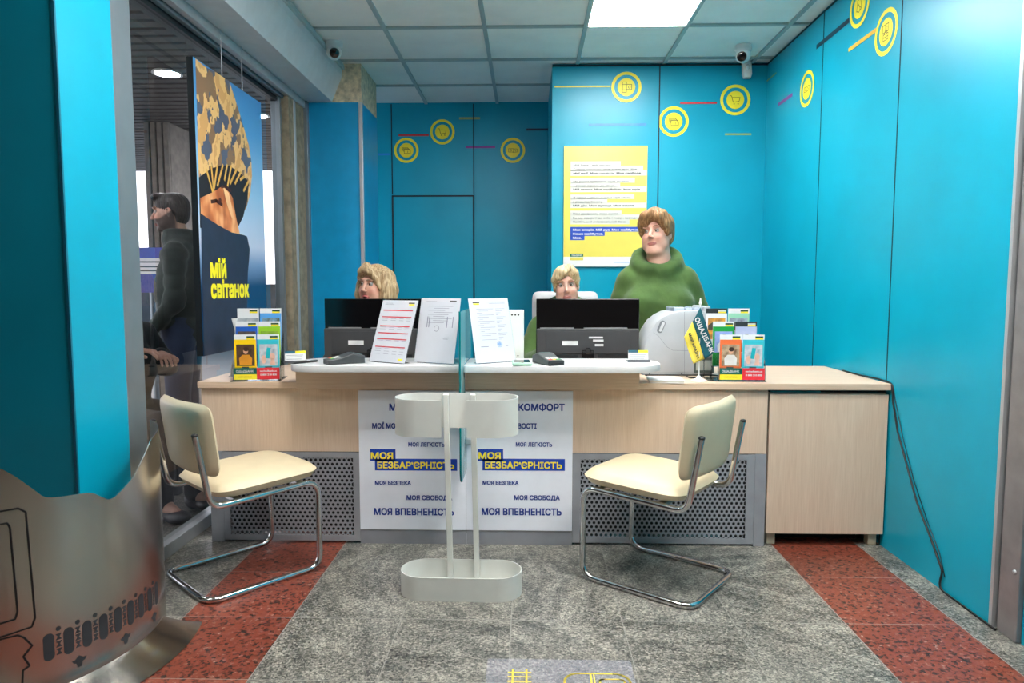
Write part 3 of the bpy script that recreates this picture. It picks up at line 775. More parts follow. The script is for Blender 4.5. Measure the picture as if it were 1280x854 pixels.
# ================================================================== THINGS ON THE DESK
TZ, WZ = .8605, .7665            # counter top, worktop
grey_pl = mat('grey_plastic', (70, 72, 75), .45, var=.04)
mon_back = mat('monitor_back_plastic', (58, 59, 62), .5, var=.04)
gloss_blk = mat('glossy_black', (9, 9, 11), .12, var=.05, bump=0)
label_w = mat('label_white', (215, 216, 218), .5)

def monitor(label):
    t = thing('computer_monitor', label, 'monitor', (0, 0, WZ))
    w = .262
    bm = NB(); box(bm, -w, w, .0, .022, .068, .378, .003); obj('display_panel', bm, gloss_blk, t)
    bm = NB(); box(bm, -w + .004, w - .004, .0221, .0235, .075, .372); obj('screen', bm, mat('dark_screen', (20, 24, 30), .2), t)
    bm = NB(); box(bm, -w + .003, w - .003, -.026, -.0005, .070, .226, .006); h = obj('back_housing', bm, mon_back, t)
    bm = NB(); box(bm, -w + .05, w - .05, -.030, -.0265, .10, .212, .001); obj('raised_plate', bm, mon_back, h)
    for a_, b_, c_, d_ in ((-.13, -.05, .142, .165), (.004, .075, .178, .187), (.025, .078, .162, .172), (.035, .078, .138, .149)):
        bm = NB(); box(bm, a_, b_, -.0315, -.0302, c_, d_); obj('type_label', bm, label_w, h)
    bm = NB(); box(bm, -.22, -.05, -.0285, -.0262, .076, .094); box(bm, .05, .2, -.0285, -.0262, .076, .094); obj('port_recess', bm, dark_void, h)
    bm = NB(); box(bm, -.03, .03, -.045, -.027, .04, .118, .004); box(bm, -.012, .012, -.05, -.046, .10, .13, .004); obj('stand_neck', bm, gloss_blk, t)
    bm = NB(); prism(bm, rrect(.26, .18, .05, 5, (0, -.02)), 0.0, .012, None, 0, .003); box(bm, -.03, .03, -.045, -.027, .011, .05); obj('stand_base', bm, gloss_blk, t)
    bm = NB(); box(bm, -w + .02, -.07, -.004, -.0006, .2262, .231, .001); box(bm, -.02, w - .06, -.004, -.0006, .2262, .231, .001); obj('rim_strip', bm, mat('mid_grey_strip', (150, 150, 152), .3), t)
    return t
m1 = monitor('black computer monitor seen from its back, below the woman with the ash blond bob')
m1.location = (-.787, 3.53, WZ - .014); m1.rotation_euler = (0, R(.4), R(-3)); m1.location.z = WZ
dup(m1, 'black computer monitor seen from its back, below the woman with cropped pale blond hair', (.304, 3.53, WZ + .0), 0)
for o in bpy.data.objects:
    if o.name.startswith('computer_monitor'): o.rotation_euler[1] = 0

# leaning paper notices in clear holders
acr = pane_mat('clear_acrylic', (.93, .95, .96, 1), .8)
red_bar = mat('red_print', (214, 62, 72), .5); gr_print = mat('grey_print', (128, 130, 146), .5); dk_print = mat('charcoal_print', (70, 72, 74), .5); green_logo = mat('dark_green_print', (0, 84, 76), .5)
blue_stamp = mat('pale_blue_stamp', (130, 156, 206), .5)
def notice(label, p0, p1, yaw, lean, kind):
    c = (Vector(p0) + Vector(p1)) / 2
    t = thing('paper_notice', label, 'notice', (c.x, c.y, TZ), R(yaw))
    T = Matrix.Rotation(R(-lean), 4, 'X')          # lean back, away from -Y
    w, h = .105, .297
    Mx = T @ FR((0, 0, .004))
    bm = NB(); box(bm, -w - .003, w + .003, .0012, .0028, .001, h + .006, 0, T); box(bm, -w + .015, w - .015, 0, .055, .0, .0022)
    o = obj('acrylic_holder', bm, acr, t)
    bm = NB(); box(bm, -w, w, -.0006, .0008, .003, h + .003, 0, T); obj('sheet', bm, mat('notice_paper', (198, 201, 209), .7, var=.01), t)
    f = T @ FR((0, -.0012, 0))
    g, rd, lg, yl, bl = NB(), NB(), NB(), NB(), NB()
    def bars(y, xs, hh=.0016, b=g): [rect(b, a, c_, y, y + hh, f) for a, c_ in xs]
    if kind == 0:
        for y in (.268, .236, .192, .158, .130, .092): rect(rd, -.088, .088, y - .10 * 0 - .02, y - .0145, f)
        for y in (.256, .223, .214, .205, .172, .163, .146, .118, .109, .078, .070, .058, .045): bars(y - .004, [(-.085, -.05), (-.03, .0), (.02, .045), (.06, .085)])
        bars(.284, [(-.085, -.04)]); bars(.278, [(-.085, -.03)])
        rect(lg, .055, .09, .283, .289, f); rect(yl, .058, .09, .275, .282, f); rect(yl, .062, .088, .014, .023, f)
        obj('red_heading', rd, red_bar, t)
    elif kind == 1:
        bars(.284, [(-.075, -.02)]); rect(lg, .05, .085, .283, .289, f)
        for i in range(9): bars(.262 - i * .0095, [(-.06 + .03 * (i % 2), .07 - .02 * (i % 3))])
        for x in (-.06, -.05, .045, .075): rect(g, x, x + .004, .165, .215, f)
        ring(bl, .012, .014, 24, f @ Matrix.Translation((-.005, .16, .0001)))
        bars(.118, [(.04, .065)]); bars(.112, [(.035, .06)])
        obj('stamp', bl, gr_print, t)
    else:
        rect(lg, -.085, -.05, .278, .284, f); rect(yl, -.083, -.052, .270, .277, f); bars(.282, [(-.01, .085)]); bars(.276, [(.0, .085)])
        for i in range(16): bars(.25 - i * .0095, [(-.07 + .01 * (i % 2), .02 - .03 * (i % 3)), (.03, .08 - .012 * (i % 4))])
        ring(bl, .012, .0145, 24, f @ Matrix.Translation((.03, .085, .0001))); flat(bl, circ(.009, 16, (.03, .085)), f, 0, .0001)
        bars(.075, [(-.07, -.03), (.06, .075)], .003)
        obj('stamp', bl, blue_stamp, t)
    obj('text_lines', g, gr_print, t); obj('logo', lg, dk_print, t)
    if len(yl.faces): obj('logo_stripe', yl, yellow, t)
    else: yl.free()
    if kind == 0: bl.free()
    else: rd.free()
    return t
notice('white price notice with red heading bars leaning before the ash blond woman\'s monitor', (-.738, 3.15, 0), (-.545, 3.06, 0), -30, 20, 0)
notice('white stamped notice with a grey table leaning between red barred notice and glass divider', (-.510, 3.115, 0), (-.340, 3.065, 0), -25, 13, 1)
notice('white notice with a pale blue round stamp leaning before the small white box', (-.228, 3.09, 0), (-.058, 3.15, 0), 34, 14, 2)

t = thing('router_box', 'small upright white box with four dark holes behind the blue stamped notice', 'device', (-.075, 3.42, WZ))
bm = NB(); box(bm, -.085, .055, 0, .035, .0, .325, .006); obj('case', bm, mat('off_white_plastic', (222, 226, 222), .4, var=.01), t)
bm = NB()
for i in range(5): flat(bm, circ(.0042, 14, (-.036 + .016 * i, .300)), FR((0, -.0006, 0)))
obj('vent_hole', bm, black, t)
bm = NB(); rect(bm, -.02, 0, .095, .098, FR((0, -.0006, 0))); rect(bm, .02, .03, .095, .098, FR((0, -.0006, 0))); obj('marking', bm, dk_print, t)

def terminal(label, loc, rz):
    t = thing('card_terminal', label, 'card terminal', loc, R(rz))
    bm = NB(); prism(bm, [(-.085, 0), (.085, 0), (.085, .034), (.03, .048), (-.03, .030), (-.085, .022)], -.04, .04, frame((0, 0, 0), (0, 1, 0), (0, 0, 1)), 0, .006); obj('body', bm, mat('dark_grey_terminal', (62, 66, 68), .4, var=.04), t)
    Ms = Matrix.Translation((0, .055, .0425)) @ Matrix.Rotation(R(-14), 4, 'X')
    bm = NB(); box(bm, -.028, .028, -.022, .022, 0, .0025, .0008, Ms); obj('display', bm, mat('terminal_display', (120, 140, 140), .2), t)
    cols = [[], [], [], []]
    kb = [NB() for _ in range(4)]
    Mk = Matrix.Translation((0, -.03, .0275)) @ Matrix.Rotation(R(8.5), 4, 'X')
    for r in range(5):
        for c in range(3):
            b = kb[0] if r < 4 else kb[1 + c]
            box(b, -.027 + c * .019, -.027 + c * .019 + .015, .030 - r * .0165, .030 - r * .0165 + .012, 0, .004, .001, Mk)
    for b, n, m in zip(kb, ('number_key', 'cancel_key', 'clear_key', 'enter_key'), ((205, 206, 206), (210, 60, 60), (226, 200, 70), (70, 170, 90))):
        obj(n, b, mat(n + '_plastic', m, .5), t)
    bm = NB(); box(bm, -.03, .03, -.0862, -.0845, .008, .011); obj('card_slot', bm, black, t)
    return t
terminal('dark grey card terminal beside the pen, before the monitor of the ash blond woman', (-.828, 3.085, TZ), -58)
terminal('dark grey card terminal beside the green edged pad, before the cropped blond woman', (.09, 3.085, TZ), 25)

t = thing('display_pad', 'flat pad with a pale green edge and dark display lying near the glass divider', 'pad', (-.027, 3.06, TZ), R(3))
bm = NB(); prism(bm, rrect(.085, .13, .012, 5), 0, .014, None, 0, .003); obj('case', bm, mat('mint_plastic', (178, 218, 196), .4), t)
bm = NB(); box(bm, -.035, .035, -.045, .058, .014, .0152); obj('screen', bm, gloss_blk, t)
bm = NB(); cyl(bm, .006, .0141, .0155, 18, Matrix.Translation((0, -.055, 0))); obj('button', bm, grey_pl, t)

def card_stand(label, loc, rz):
    t = thing('card_stand', label, 'card stand', loc, R(rz))
    T = Matrix.Rotation(R(-14), 4, 'X')
    bm = NB(); box(bm, -.05, .05, -.012, .045, 0, .004, .001); box(bm, -.05, .05, -.014, -.011, 0, .012, .001); obj('base', bm, mat('smoky_acrylic', (90, 92, 98), .2), t)
    bm = NB(); box(bm, -.045, .045, 0, .010, .005, .055, 0, T); obj('card_pack', bm, white_pl, t)
    bm = NB(); rect(bm, -.045, .0, .043, .055, T @ FR((0, -.0006, 0))); obj('green_band', bm, mat('blue_green_print', (30, 90, 110), .5), t)
    bm = NB(); rect(bm, .0, .045, .043, .055, T @ FR((0, -.0006, 0))); obj('yellow_band', bm, yellow, t)
    bm = NB()
    for z in (.034, .027, .016): rect(bm, -.038, .02 + z * .4, z, z + .002, T @ FR((0, -.0006, 0)))
    obj('text_line', bm, gr_print, t)
card_stand('small stand of white business cards beside the leaflet rack near the window', (-1.055, 3.10, TZ), 16)
card_stand('small stand of white business cards on the counter end beside the banknote counting machine', (.507, 3.17, TZ), 0)

t = thing('pen', 'thin dark pen lying on the counter between the cards and the card terminal', 'pen', (-1.008, 3.09, TZ + .005), R(52))
bm = NB(); M_ = Matrix.Rotation(math.pi / 2, 4, 'Y'); lathe(bm, [(.0012, -.075), (.0045, -.055), (.0048, .06), (.004, .066)], 14, M_); obj('barrel', bm, black, t, 40)
bm = NB(); box(bm, .03, .066, -.001, .001, .0045, .0065); obj('clip', bm, alu, t)

# banknote counting machine, turned side-on
mach = mat('pale_grey_machine', (176, 180, 186), .42, var=.015)
t = thing('banknote_counter', 'pale grey rounded banknote counting machine standing side-on by the standing woman', 'counting machine', (0, 0, WZ))
def mp(px, py): v = at_y(px, py, 3.43); return (v.x, v.z - WZ)
out = [mp(*p) for p in ((804, 466), (803, 455), (804, 440), (806.5, 428), (811.5, 415), (820, 402.5), (829, 395.5), (838, 391), (850, 388.5), (874, 388), (886, 390), (889, 394), (889.5, 440), (889.5, 468))]
zb = min(p[1] for p in out); out = [(x, max(z, .012) if i in (0, len(out) - 1) else z) for i, (x, z) in enumerate(out)]
out[0] = (out[0][0], .012); out[-1] = (out[-1][0], .012)
fm = frame((0, 3.43, 0), (1, 0, 0), (0, 0, 1))
bm = NB(); prism(bm, out, -.27, 0, fm, 0, .012); obj('body', bm, mach, t, 40)
bm = NB(); prism(bm, [(out[0][0] - .004, 0), (out[-1][0] + .006, 0), (out[-1][0] + .004, .022), (out[0][0], .022)], -.265, -.004, fm, 0, .003); obj('base', bm, mat('machine_base', (160, 164, 170), .45), t)
bm = NB(); a = mp(825, 408); hs = [(x * .010, y * .028) for x, y in circ(1, 24)]
c_, s_ = math.cos(R(-22)), math.sin(R(-22))
prism(bm, [(a[0] + .006 + x * c_ - y * s_, a[1] - .002 + x * s_ + y * c_) for x, y in rrect(.028, .064, .013, 6)], -.004, .0015, fm); g_ = obj('grip_recess', bm, mat('dark_grip', (120, 124, 130), .5), t)
bm = NB(); prism(bm, [(a[0] + .009 + x * c_ - y * s_, a[1] - .002 + x * s_ + y * c_) for x, y in rrect(.013, .05, .006, 6)], .0013, .003, fm); obj('grip_bar', bm, mat('pale_grip', (205, 208, 212), .3), g_)
bm = NB()
stroke(bm, [mp(*p) for p in ((817, 416), (823, 420), (829, 428), (834, 434), (841, 438), (856, 438.5), (866, 438.5))], .0016, fm, 0, .0006)
stroke(bm, [mp(*p) for p in ((855.5, 390), (855.5, 468))], .0016, fm, 0, .0007)
obj('seam', bm, mat('seam_grey', (128, 132, 140), .6), t)
bm = NB(); p, q = mp(868, 447), mp(889, 466); prism(bm, [(p[0], q[1]), (q[0] + .012, q[1]), (q[0] + .012, p[1]), (p[0], p[1])], -.03, .003, fm, 0, .002); w_ = obj('outlet_window', bm, mat('smoky_window', (98, 106, 104), .15), t)
bm = NB(); box(bm, p[0] + .008, q[0] - .004, 3.425, 3.4262, q[1] + .012, p[1] - .014); obj('note_in_tray', bm, mat('pale_note', (178, 182, 176), .5), w_)
bm = NB()
for a_, b_, h_ in ((844, 857, .014), (859, 867, .012), (869, 879, .013)):
    p, q = mp(a_, 388), mp(b_, 388); box(bm, p[0], q[0], 3.46, 3.66, p[1] - .01, p[1] + h_, .004)
obj('hopper_guide', bm, mat('bluish_clear_plastic', (176, 188, 208), .15), t)
bm = NB(); p = mp(880, 384); box(bm, p[0], p[0] + .035, 3.44, 3.68, p[1] - .03, p[1] + .004, .005); obj('hopper_back', bm, mach, t)
for px in (812, 852):
    a = mp(px, 467); bm = NB(); flat(bm, circ(.004, 12, (a[0], a[1])), fm, 0, .0015); obj('screw', bm, dk_print, t)

t = thing('machine_cord', 'black cord running along the foot of the banknote counting machine', 'cord', (0, 0, 0))
cp = [at_y(px, py, 3.39) for px, py in ((800, 468), (806, 467.5), (830, 467.5), (856, 466.5), (876, 465), (895, 466))]
bm = NB(); tube(bm, fillet([Vector((.585, 3.39, WZ + .004))] + [Vector((v.x, v.y, max(WZ + .004, min(v.z, WZ + .006)))) for v in cp[1:]] + [Vector((.93, 3.36, WZ + .004))], .02), .0035, 7); obj('cord', bm, cab, t, 60)
cp = [at_z(px, py, WZ + .0035) for px, py in ((858, 470), (861, 472), (866, 472.5), (872, 472), (878, 470))]
bm = NB(); tube(bm, fillet(cp, .01), .003, 7); obj('loop', bm, cab, t, 60)

a, b = at_z(812, 479.5, WZ), at_z(856, 479.5, WZ)
t = thing('booklet', 'thin pale booklet lying on the worktop before the banknote counting machine', 'booklet', (.640, 3.215, WZ), R(-4))
bm = NB(); box(bm, -.075, .075, -.073, .073, 0.0015, .011); obj('pages', bm, mat('cream_pages', (225, 220, 208), .7), t)
bm = NB(); box(bm, -.077, .077, -.075, .075, .011, .013); box(bm, -.077, .077, -.075, .075, 0, .0015); box(bm, -.079, -.077, -.075, .075, 0, .013); obj('cover', bm, mat('pale_cover', (206, 208, 210), .4), t)

# table flag
FP = at_z(872.5, 476, WZ)
t = thing('table_flag', 'small dark green and yellow bank flag on a white stand before the counting machine', 'flag', (FP.x, 3.22, WZ))
bm = NB(); lathe(bm, [(.034, 0), (.034, .004), (.014, .014), (.008, .022), (.006, .026)], 28); obj('stand_base', bm, white_pl, t, 30)
bm = NB(); cyl(bm, .0032, .02, .362, 12); lathe(bm, [(.004, .355), (.007, .362), (.005, .37), (.0025, .385), (0, .388)], 14); obj('flagpole', bm, white_pl, t, 30)
fl = lambda px, py: (lambda v: (v.x - FP.x, v.z - WZ))(at_y(px, py, 3.21))
def cloth(bm, q, n=14, m=6):
    (a, b, c, d) = [Vector(p) for p in q]; g = []
    for i in range(n + 1):
        row = []
        for j in range(m + 1):
            u, v = i / n, j / m
            p = (a * (1 - u) + b * u) * (1 - v) + (d * (1 - u) + c * u) * v
            row.append(bm.verts.new((p.x, -.008 - .006 * math.sin(u * 5 + v * 2.2), p.y)))
        g.append(row)
    for i in range(n):
        for j in range(m): bm.faces.new((g[i][j], g[i][j + 1], g[i + 1][j + 1], g[i + 1][j]))
    bmesh.ops.recalc_face_normals(bm, faces=bm.faces)
bm = NB(); cloth(bm, [fl(875.5, 384), fl(894, 441), fl(881, 449), fl(865.5, 402)]); solid(obj('green_field', bm, mat('flag_green', (0, 86, 98), .7), t, 60), .0008)
bm = NB(); cloth(bm, [fl(865.5, 402), fl(881, 449), fl(866.5, 455), fl(855, 421)]); solid(obj('yellow_field', bm, mat('flag_yellow', (244, 218, 84), .7), t, 60), .0008)
def along(bm, body, p, q, cap, width=None):
    p, q = fl(*p), fl(*q); d = Vector((q[0] - p[0], 0, q[1] - p[1])); L = d.length; d.normalize()
    letters(bm, body, frame((p[0], -.0155, p[1]), d, (-d.z, 0, d.x)), cap, L, .03, 'L')
bm = NB(); along(bm, 'ОЩАДБАНК', (868, 398.5), (887.5, 442.5), .0205); obj('white_lettering', bm, label_w, t)
bm = NB(); along(bm, 'МОЯ КРАЇНА', (860, 417), (871.5, 449), .011); obj('dark_lettering', bm, dk_print, t)

# leaflet racks and their leaflets
LW, LH = .098, .21
def rack(label, loc, rz, dx):
    t = thing('leaflet_rack', label, 'leaflet rack', loc, R(rz))
    bm = NB()
    W = LW + .008
    for i, (y, z) in enumerate(((0, .004), (.05, .062), (.10, .122))):
        x0, x1 = -W + dx * i, W + dx * i
        box(bm, x0, x1, y - .018, y - .016, z, z + .062); box(bm, x0, x1, y + .008, y + .010, z, z + .10 if i < 2 else z + .16); box(bm, x0, x1, y - .016, y + .008, z, z + .002)
        for x in (x0, x1): prism(bm, [(y - .018, .0035), (y + .010, .0035), (y + .010, z + .10), (y - .018, z + .062)], -.001, .001, frame((x, 0, 0), (0, 1, 0), (0, 0, 1)))
    box(bm, -W - .002 + min(0, 2 * dx), W + .002, -.03, .13, 0, .003)
    obj('clear_rack', bm, acr, t)
    bm = NB(); box(bm, -W + .004, 0, -.0215, -.019, .008, .062, 0, None, 0); sgn = obj('green_yellow_card', bm, mat('sign_green', (0, 92, 84), .4), t)
    bm = NB(); rect(bm, -W + .004, 0, .008, .033, FR((0, -.022, 0))); obj('yellow_half', bm, yellow, sgn)
    bm = NB(); letters(bm, 'ОЩАДБАНК', FR((-W / 2, -.0222, .0425)), .0098, .078, .03); obj('white_lettering', bm, label_w, sgn)
    bm = NB(); letters(bm, 'МОЯ КРАЇНА', FR((-W / 2, -.0225, .018)), .005, .062); obj('small_lettering', bm, dk_print, sgn)
    bm = NB(); box(bm, .0005, W - .004, -.0215, -.019, .008, .062); sr = obj('red_card', bm, mat('sign_red', (222, 48, 60), .4), t)
    bm = NB(); letters(bm, 'oschadbank.ua', FR((W / 2, -.0222, .044)), .0078, .076, .03); letters(bm, '0 800 210 800', FR((W / 2, -.0222, .026)), .0085, .074, .03); obj('white_lettering', bm, label_w, sr)
    return t
def leaflet(base, i, j, dx, rz, label, head, field, pic, style, group, strip=None):
    y, z = ((0, .007), (.05, .065), (.10, .125))[i]
    x = (-1 if j == 0 else 1) * (LW / 2 + .003) + dx * i
    c, s = math.cos(R(rz)), math.sin(R(rz)); yy = y - .006
    t = thing('leaflet', label, 'leaflet', (base[0] + x * c - yy * s, base[1] + x * s + yy * c, base[2] + z), R(rz), group)
    w = LW / 2
    bm = NB(); box(bm, -w, w, -.001, .004, 0, LH); obj('card', bm, mat('leaflet_' + head[0], head[1], .35, var=.01), t)
    q = FR((0, -.0016, 0))
    if field:
        bm = NB(); rect(bm, -w, w, .0, LH * .89, q); obj('colour_field', bm, mat('leaflet_' + field[0], field[1], .35, var=.02), t)
    bm = NB(); rect(bm, -w * .82 if field else -w, w * .84 if field else w, LH * .30, LH * .78, FR((0, -.002, 0)))
    p = obj('photo', bm, m_photo('photo_print', pic, 34), t)
    f3 = FR((0, -.0024, 0)); f4 = FR((0, -.0028, 0))
    bm = NB()
    if style == 'person':
        flat(bm, circ(.011, 18, (.002, LH * .635), .014), f3); obj('printed_face', bm, mat('printed_face_tone', (222, 168, 138), .5), p)
        bm = NB(); flat(bm, [(-.026, LH * .32), (-.028, LH * .47), (-.014, LH * .55), (.018, LH * .55), (.030, LH * .47), (.028, LH * .32)], f3); obj('printed_top', bm, mat('printed_top_' + (strip or 'a'), {'orange': (226, 150, 40), 'white': (228, 226, 224), None: (60, 70, 110), 'dark': (46, 40, 60)}[strip], .5), p)
        bm = NB(); flat(bm, circ(.0125, 18, (.004, LH * .675), .010), f4); obj('printed_hair', bm, mat('printed_hair_tone', (60, 40, 32), .5), p)
    elif style == 'phone':
        flat(bm, [(-.014, LH * .47), (.004, LH * .46), (.012, LH * .70), (-.006, LH * .71)], f3); obj('printed_phone', bm, mat('printed_phone_teal', (30, 178, 190), .4), p)
        bm = NB(); flat(bm, circ(.012, 14, (.018, LH * .50), .018), f3); flat(bm, circ(.011, 14, (-.022, LH * .44), .02), f3); flat(bm, [(.004, LH * .32), (.03, LH * .32), (.026, LH * .46), (.012, LH * .46)], f3); obj('printed_hand', bm, mat('printed_hand_tone', (232, 186, 166), .5), p)
    else:
        flat(bm, [(-w * .8, LH * .62), (-w * .3, LH * .70), (w * .3, LH * .66), (w * .8, LH * .71), (w * .8, LH * .52), (-w * .8, LH * .52)], f3); obj('printed_roofs', bm, mat('printed_dark_band', (70, 66, 58), .5), p)
    hd = head[1][0] < 120
    bm = NB(); rect(bm, w * .15, w * .88, LH * .93, LH * .965, q); lg = obj('logo', bm, mat('logo_green', (26, 70, 52), .5) if not hd else mat('logo_pale', (200, 206, 200), .5), t)
    bm = NB(); rect(bm, w * .15, w * .88, LH * .895, LH * .928, FR((0, -.0019, 0))); obj('logo_stripe', bm, yellow, lg)
    if i == 0 and field:
        bm = NB(); rect(bm, -w * .35, w * .3, LH * .235, LH * .285, FR((0, -.0022, 0))); obj('caption_block', bm, dk_print, t)
    return t
W_ = ('white', (228, 230, 233)); D_ = ('charcoal', (48, 56, 58))
RL = at_z(318, 476, WZ); RL = (-1.262, 3.185, WZ + .0005)
rack('clear leaflet rack with six leaflets on the window end of the desk', RL, 8, -.004)
g1 = 'leaflets in the rack at the window end'
rz = 8
leaflet(RL, 2, 0, -.004, rz, 'white leaflet with a pale grey photo, top tier of the window end rack', W_, None, [(.3, (196, 200, 206)), (.6, (150, 160, 166)), (.8, (120, 90, 90))], 'view', g1)
leaflet(RL, 2, 1, -.004, rz, 'sky blue leaflet with a landscape photo, top tier of the window end rack', W_, ('sky', (90, 160, 222)), [(.3, (150, 190, 226)), (.6, (92, 100, 80)), (.8, (70, 80, 60))], 'view', g1)
leaflet(RL, 1, 0, -.004, rz, 'leaflet with royal blue field and brown photo, middle tier of the window end rack', W_, ('royal_blue', (40, 96, 190)), [(.3, (120, 96, 84)), (.6, (70, 66, 70)), (.8, (196, 150, 120))], 'view', g1)
leaflet(RL, 1, 1, -.004, rz, 'lime green leaflet with an elderly face, middle tier of the window end rack', W_, ('lime', (150, 200, 50)), [(.3, (96, 150, 40)), (.6, (150, 180, 70)), (.8, (90, 140, 60))], 'person', g1, None)
leaflet(RL, 0, 0, -.004, rz, 'yellow leaflet showing a person in an orange jacket, front of the window end rack', W_, ('yellow', (250, 206, 16)), [(.3, (60, 44, 36)), (.6, (96, 70, 50)), (.8, (44, 36, 32))], 'person', g1, 'orange')
leaflet(RL, 0, 1, -.004, rz, 'turquoise leaflet showing hands holding a phone, front of the window end rack', W_, ('turquoise', (60, 190, 206)), [(.3, (150, 166, 180)), (.6, (206, 210, 216)), (.8, (170, 150, 150))], 'phone', g1)
RR = (.992, 3.225, WZ + .0005)
rack('clear leaflet rack with six leaflets between the small flag and the end cabinet', RR, -2, -.022)
g2 = 'leaflets in the rack beside the small flag'; rz = -2
leaflet(RR, 2, 0, -.022, rz, 'white leaflet with charcoal top band, top tier of the rack by the flag', D_, ('snow', (222, 224, 228)), [(.3, (90, 76, 70)), (.6, (226, 160, 60)), (.8, (60, 60, 70))], 'view', g2)
leaflet(RR, 2, 1, -.022, rz, 'pale mint leaflet with a city photo, top tier of the rack by the flag', W_, ('mint', (150, 208, 180)), [(.3, (96, 80, 100)), (.6, (170, 180, 196)), (.8, (70, 90, 140))], 'view', g2)
leaflet(RR, 1, 0, -.022, rz, 'bright green leaflet with blue photo, middle tier of the rack by the flag', W_, ('green', (30, 158, 70)), [(.3, (120, 150, 214)), (.6, (150, 170, 220)), (.8, (90, 120, 190))], 'person', g2, 'white')
leaflet(RR, 1, 1, -.022, rz, 'lilac leaflet with charcoal top band, middle tier of the rack by the flag', D_, ('lilac', (176, 184, 216)), [(.3, (168, 178, 214)), (.6, (190, 196, 222)), (.8, (150, 160, 200))], 'person', g2, 'dark')
leaflet(RR, 0, 0, -.022, rz, 'orange leaflet showing a person in white, front of the rack by the flag', W_, ('orange', (240, 118, 66)), [(.3, (110, 80, 60)), (.6, (196, 170, 140)), (.8, (60, 50, 50))], 'person', g2, 'white')
leaflet(RR, 0, 1, -.022, rz, 'turquoise leaflet showing hands holding a phone, front of the rack by the flag', W_, ('turquoise', (60, 190, 206)), [(.3, (150, 166, 180)), (.6, (206, 210, 216)), (.8, (170, 150, 150))], 'phone', g2)

t = thing('sheet_holder', 'bent translucent white sheet holder seen from its edge by the hanging poster', 'sheet holder', (-1.435, 3.33, WZ), R(0))
k = NT('milky_acrylic').set(.25); k.b.inputs['Base Color'].default_value = lin((206, 210, 212)); k.l(k.math('ADD', k.math('MULTIPLY', k.noise(k.coord(), 9), .1), .75), k.b.inputs['Alpha'])
bm = NB()
prof = [(.0, -.02, .05), (.03, -.018, .045), (.13, .004, .026), (.18, .012, .018), (.24, .006, .022), (.285, -.006, .034)]
g = [[bm.verts.new((x0, 0, z)), bm.verts.new((x1, .05, z))] for z, x0, x1 in prof]
for a, b in zip(g, g[1:]): bm.faces.new((a[0], a[1], b[1], b[0]))
solid(obj('bent_sheet', bm, k.m, t, 60), .003)
bm = NB(); box(bm, -.028, .03, -.004, .07, 0, .003); obj('foot', bm, acr, t)
bm = NB(); rect(bm, .0, .03, .045, .05, FR((0, .01, 0))); obj('mark', bm, dk_print, t)
# ================================================================== WALL: stickers, poster, cameras
ic = mat('pictogram_ink', (92, 88, 40), .6)
def icon_cart(bm, s, M):
    stroke(bm, [(-.036, .030), (-.026, .026), (-.014, -.016), (.026, -.010), (.032, .016), (-.022, .016)], .0035, M)
    for x in (-.008, .02): flat(bm, circ(.0045, 10, (x, -.027)), M, 0)
def icon_wallet(bm, s, M):
    for d in (0, .006, .012): stroke(bm, [(-.034 + d, .002 - d), (-.034 + d, .022 - d), (.012 + d, .022 - d), (.018 + d, .014 - d)], .0028, M)
    stroke(bm, [(-.018, -.026), (-.018, .006), (.022, .006), (.034, -.004), (.034, -.026)], .0032, M, closed=True); stroke(bm, [(.012, -.006), (.012, -.02)], .003, M)
def icon_note(bm, s, M):
    stroke(bm, [(-.036, -.014), (-.036, .014), (.006, .014), (.006, -.014)], .003, M, closed=True); stroke(bm, [(.006, .012), (.036, .012), (.036, -.014), (.0, -.016)], .003, M)
    ring(bm, .006, .0085, 16, M @ Matrix.Translation((-.016, 0, 0))); stroke(bm, [(.014, .006), (.026, -.008)], .003, M)
def icon_terminal(bm, s, M):
    stroke(bm, [(-.028, -.036), (-.028, .034), (.0, .034), (.0, -.036)], .0035, M, closed=True); stroke(bm, [(-.028, .018), (.0, .018)], .003, M); stroke(bm, [(-.028, -.018), (.0, -.018)], .003, M)
    stroke(bm, [(.0, -.016), (.036, -.016), (.036, .018), (.0, .018)], .0035, M); ring(bm, .006, .009, 14, M @ Matrix.Translation((.02, 0, 0)))
def icon_pay(bm, s, M):
    stroke(bm, [(-.030, .0), (-.030, .034), (.024, .034), (.024, .0)], .0035, M, closed=True); stroke(bm, [(-.004, .0), (-.004, .024), (.012, .024), (.012, .0)], .003, M)
    stroke(bm, [(-.022, -.036), (-.022, -.008), (.022, -.008), (.022, -.036)], .0035, M, closed=True); stroke(bm, [(-.014, -.008), (-.008, .006), (.006, .006), (.012, -.008)], .003, M); stroke(bm, [(-.022, -.022), (.022, -.022)], .003, M)
def icon_shop(bm, s, M):
    stroke(bm, [(-.028, -.02), (-.02, .03), (.012, .034), (.02, -.006)], .0035, M); stroke(bm, [(-.026, -.02), (-.004, -.03), (.028, -.014)], .0035, M); ring(bm, .006, .009, 14, M @ Matrix.Translation((.012, -.018, 0))); stroke(bm, [(-.01, .01), (.006, -.01)], .0035, M)
def sticker(label, M, icon):
    t = thing('round_sticker', label, 'sticker', M.translation)
    m = M.copy(); m.translation = (0, 0, 0)
    up = lambda d: m @ Matrix.Translation((0, 0, d))
    bm = NB(); ring(bm, .084, .104, 56, up(.0015)); obj('outer_ring', bm, yellow, t)
    bm = NB(); flat(bm, circ(.061, 40), up(.0015)); obj('inner_disc', bm, yellow, t)
    bm = NB(); icon(bm, 1, up(.0022)); obj('pictogram', bm, ic, t)
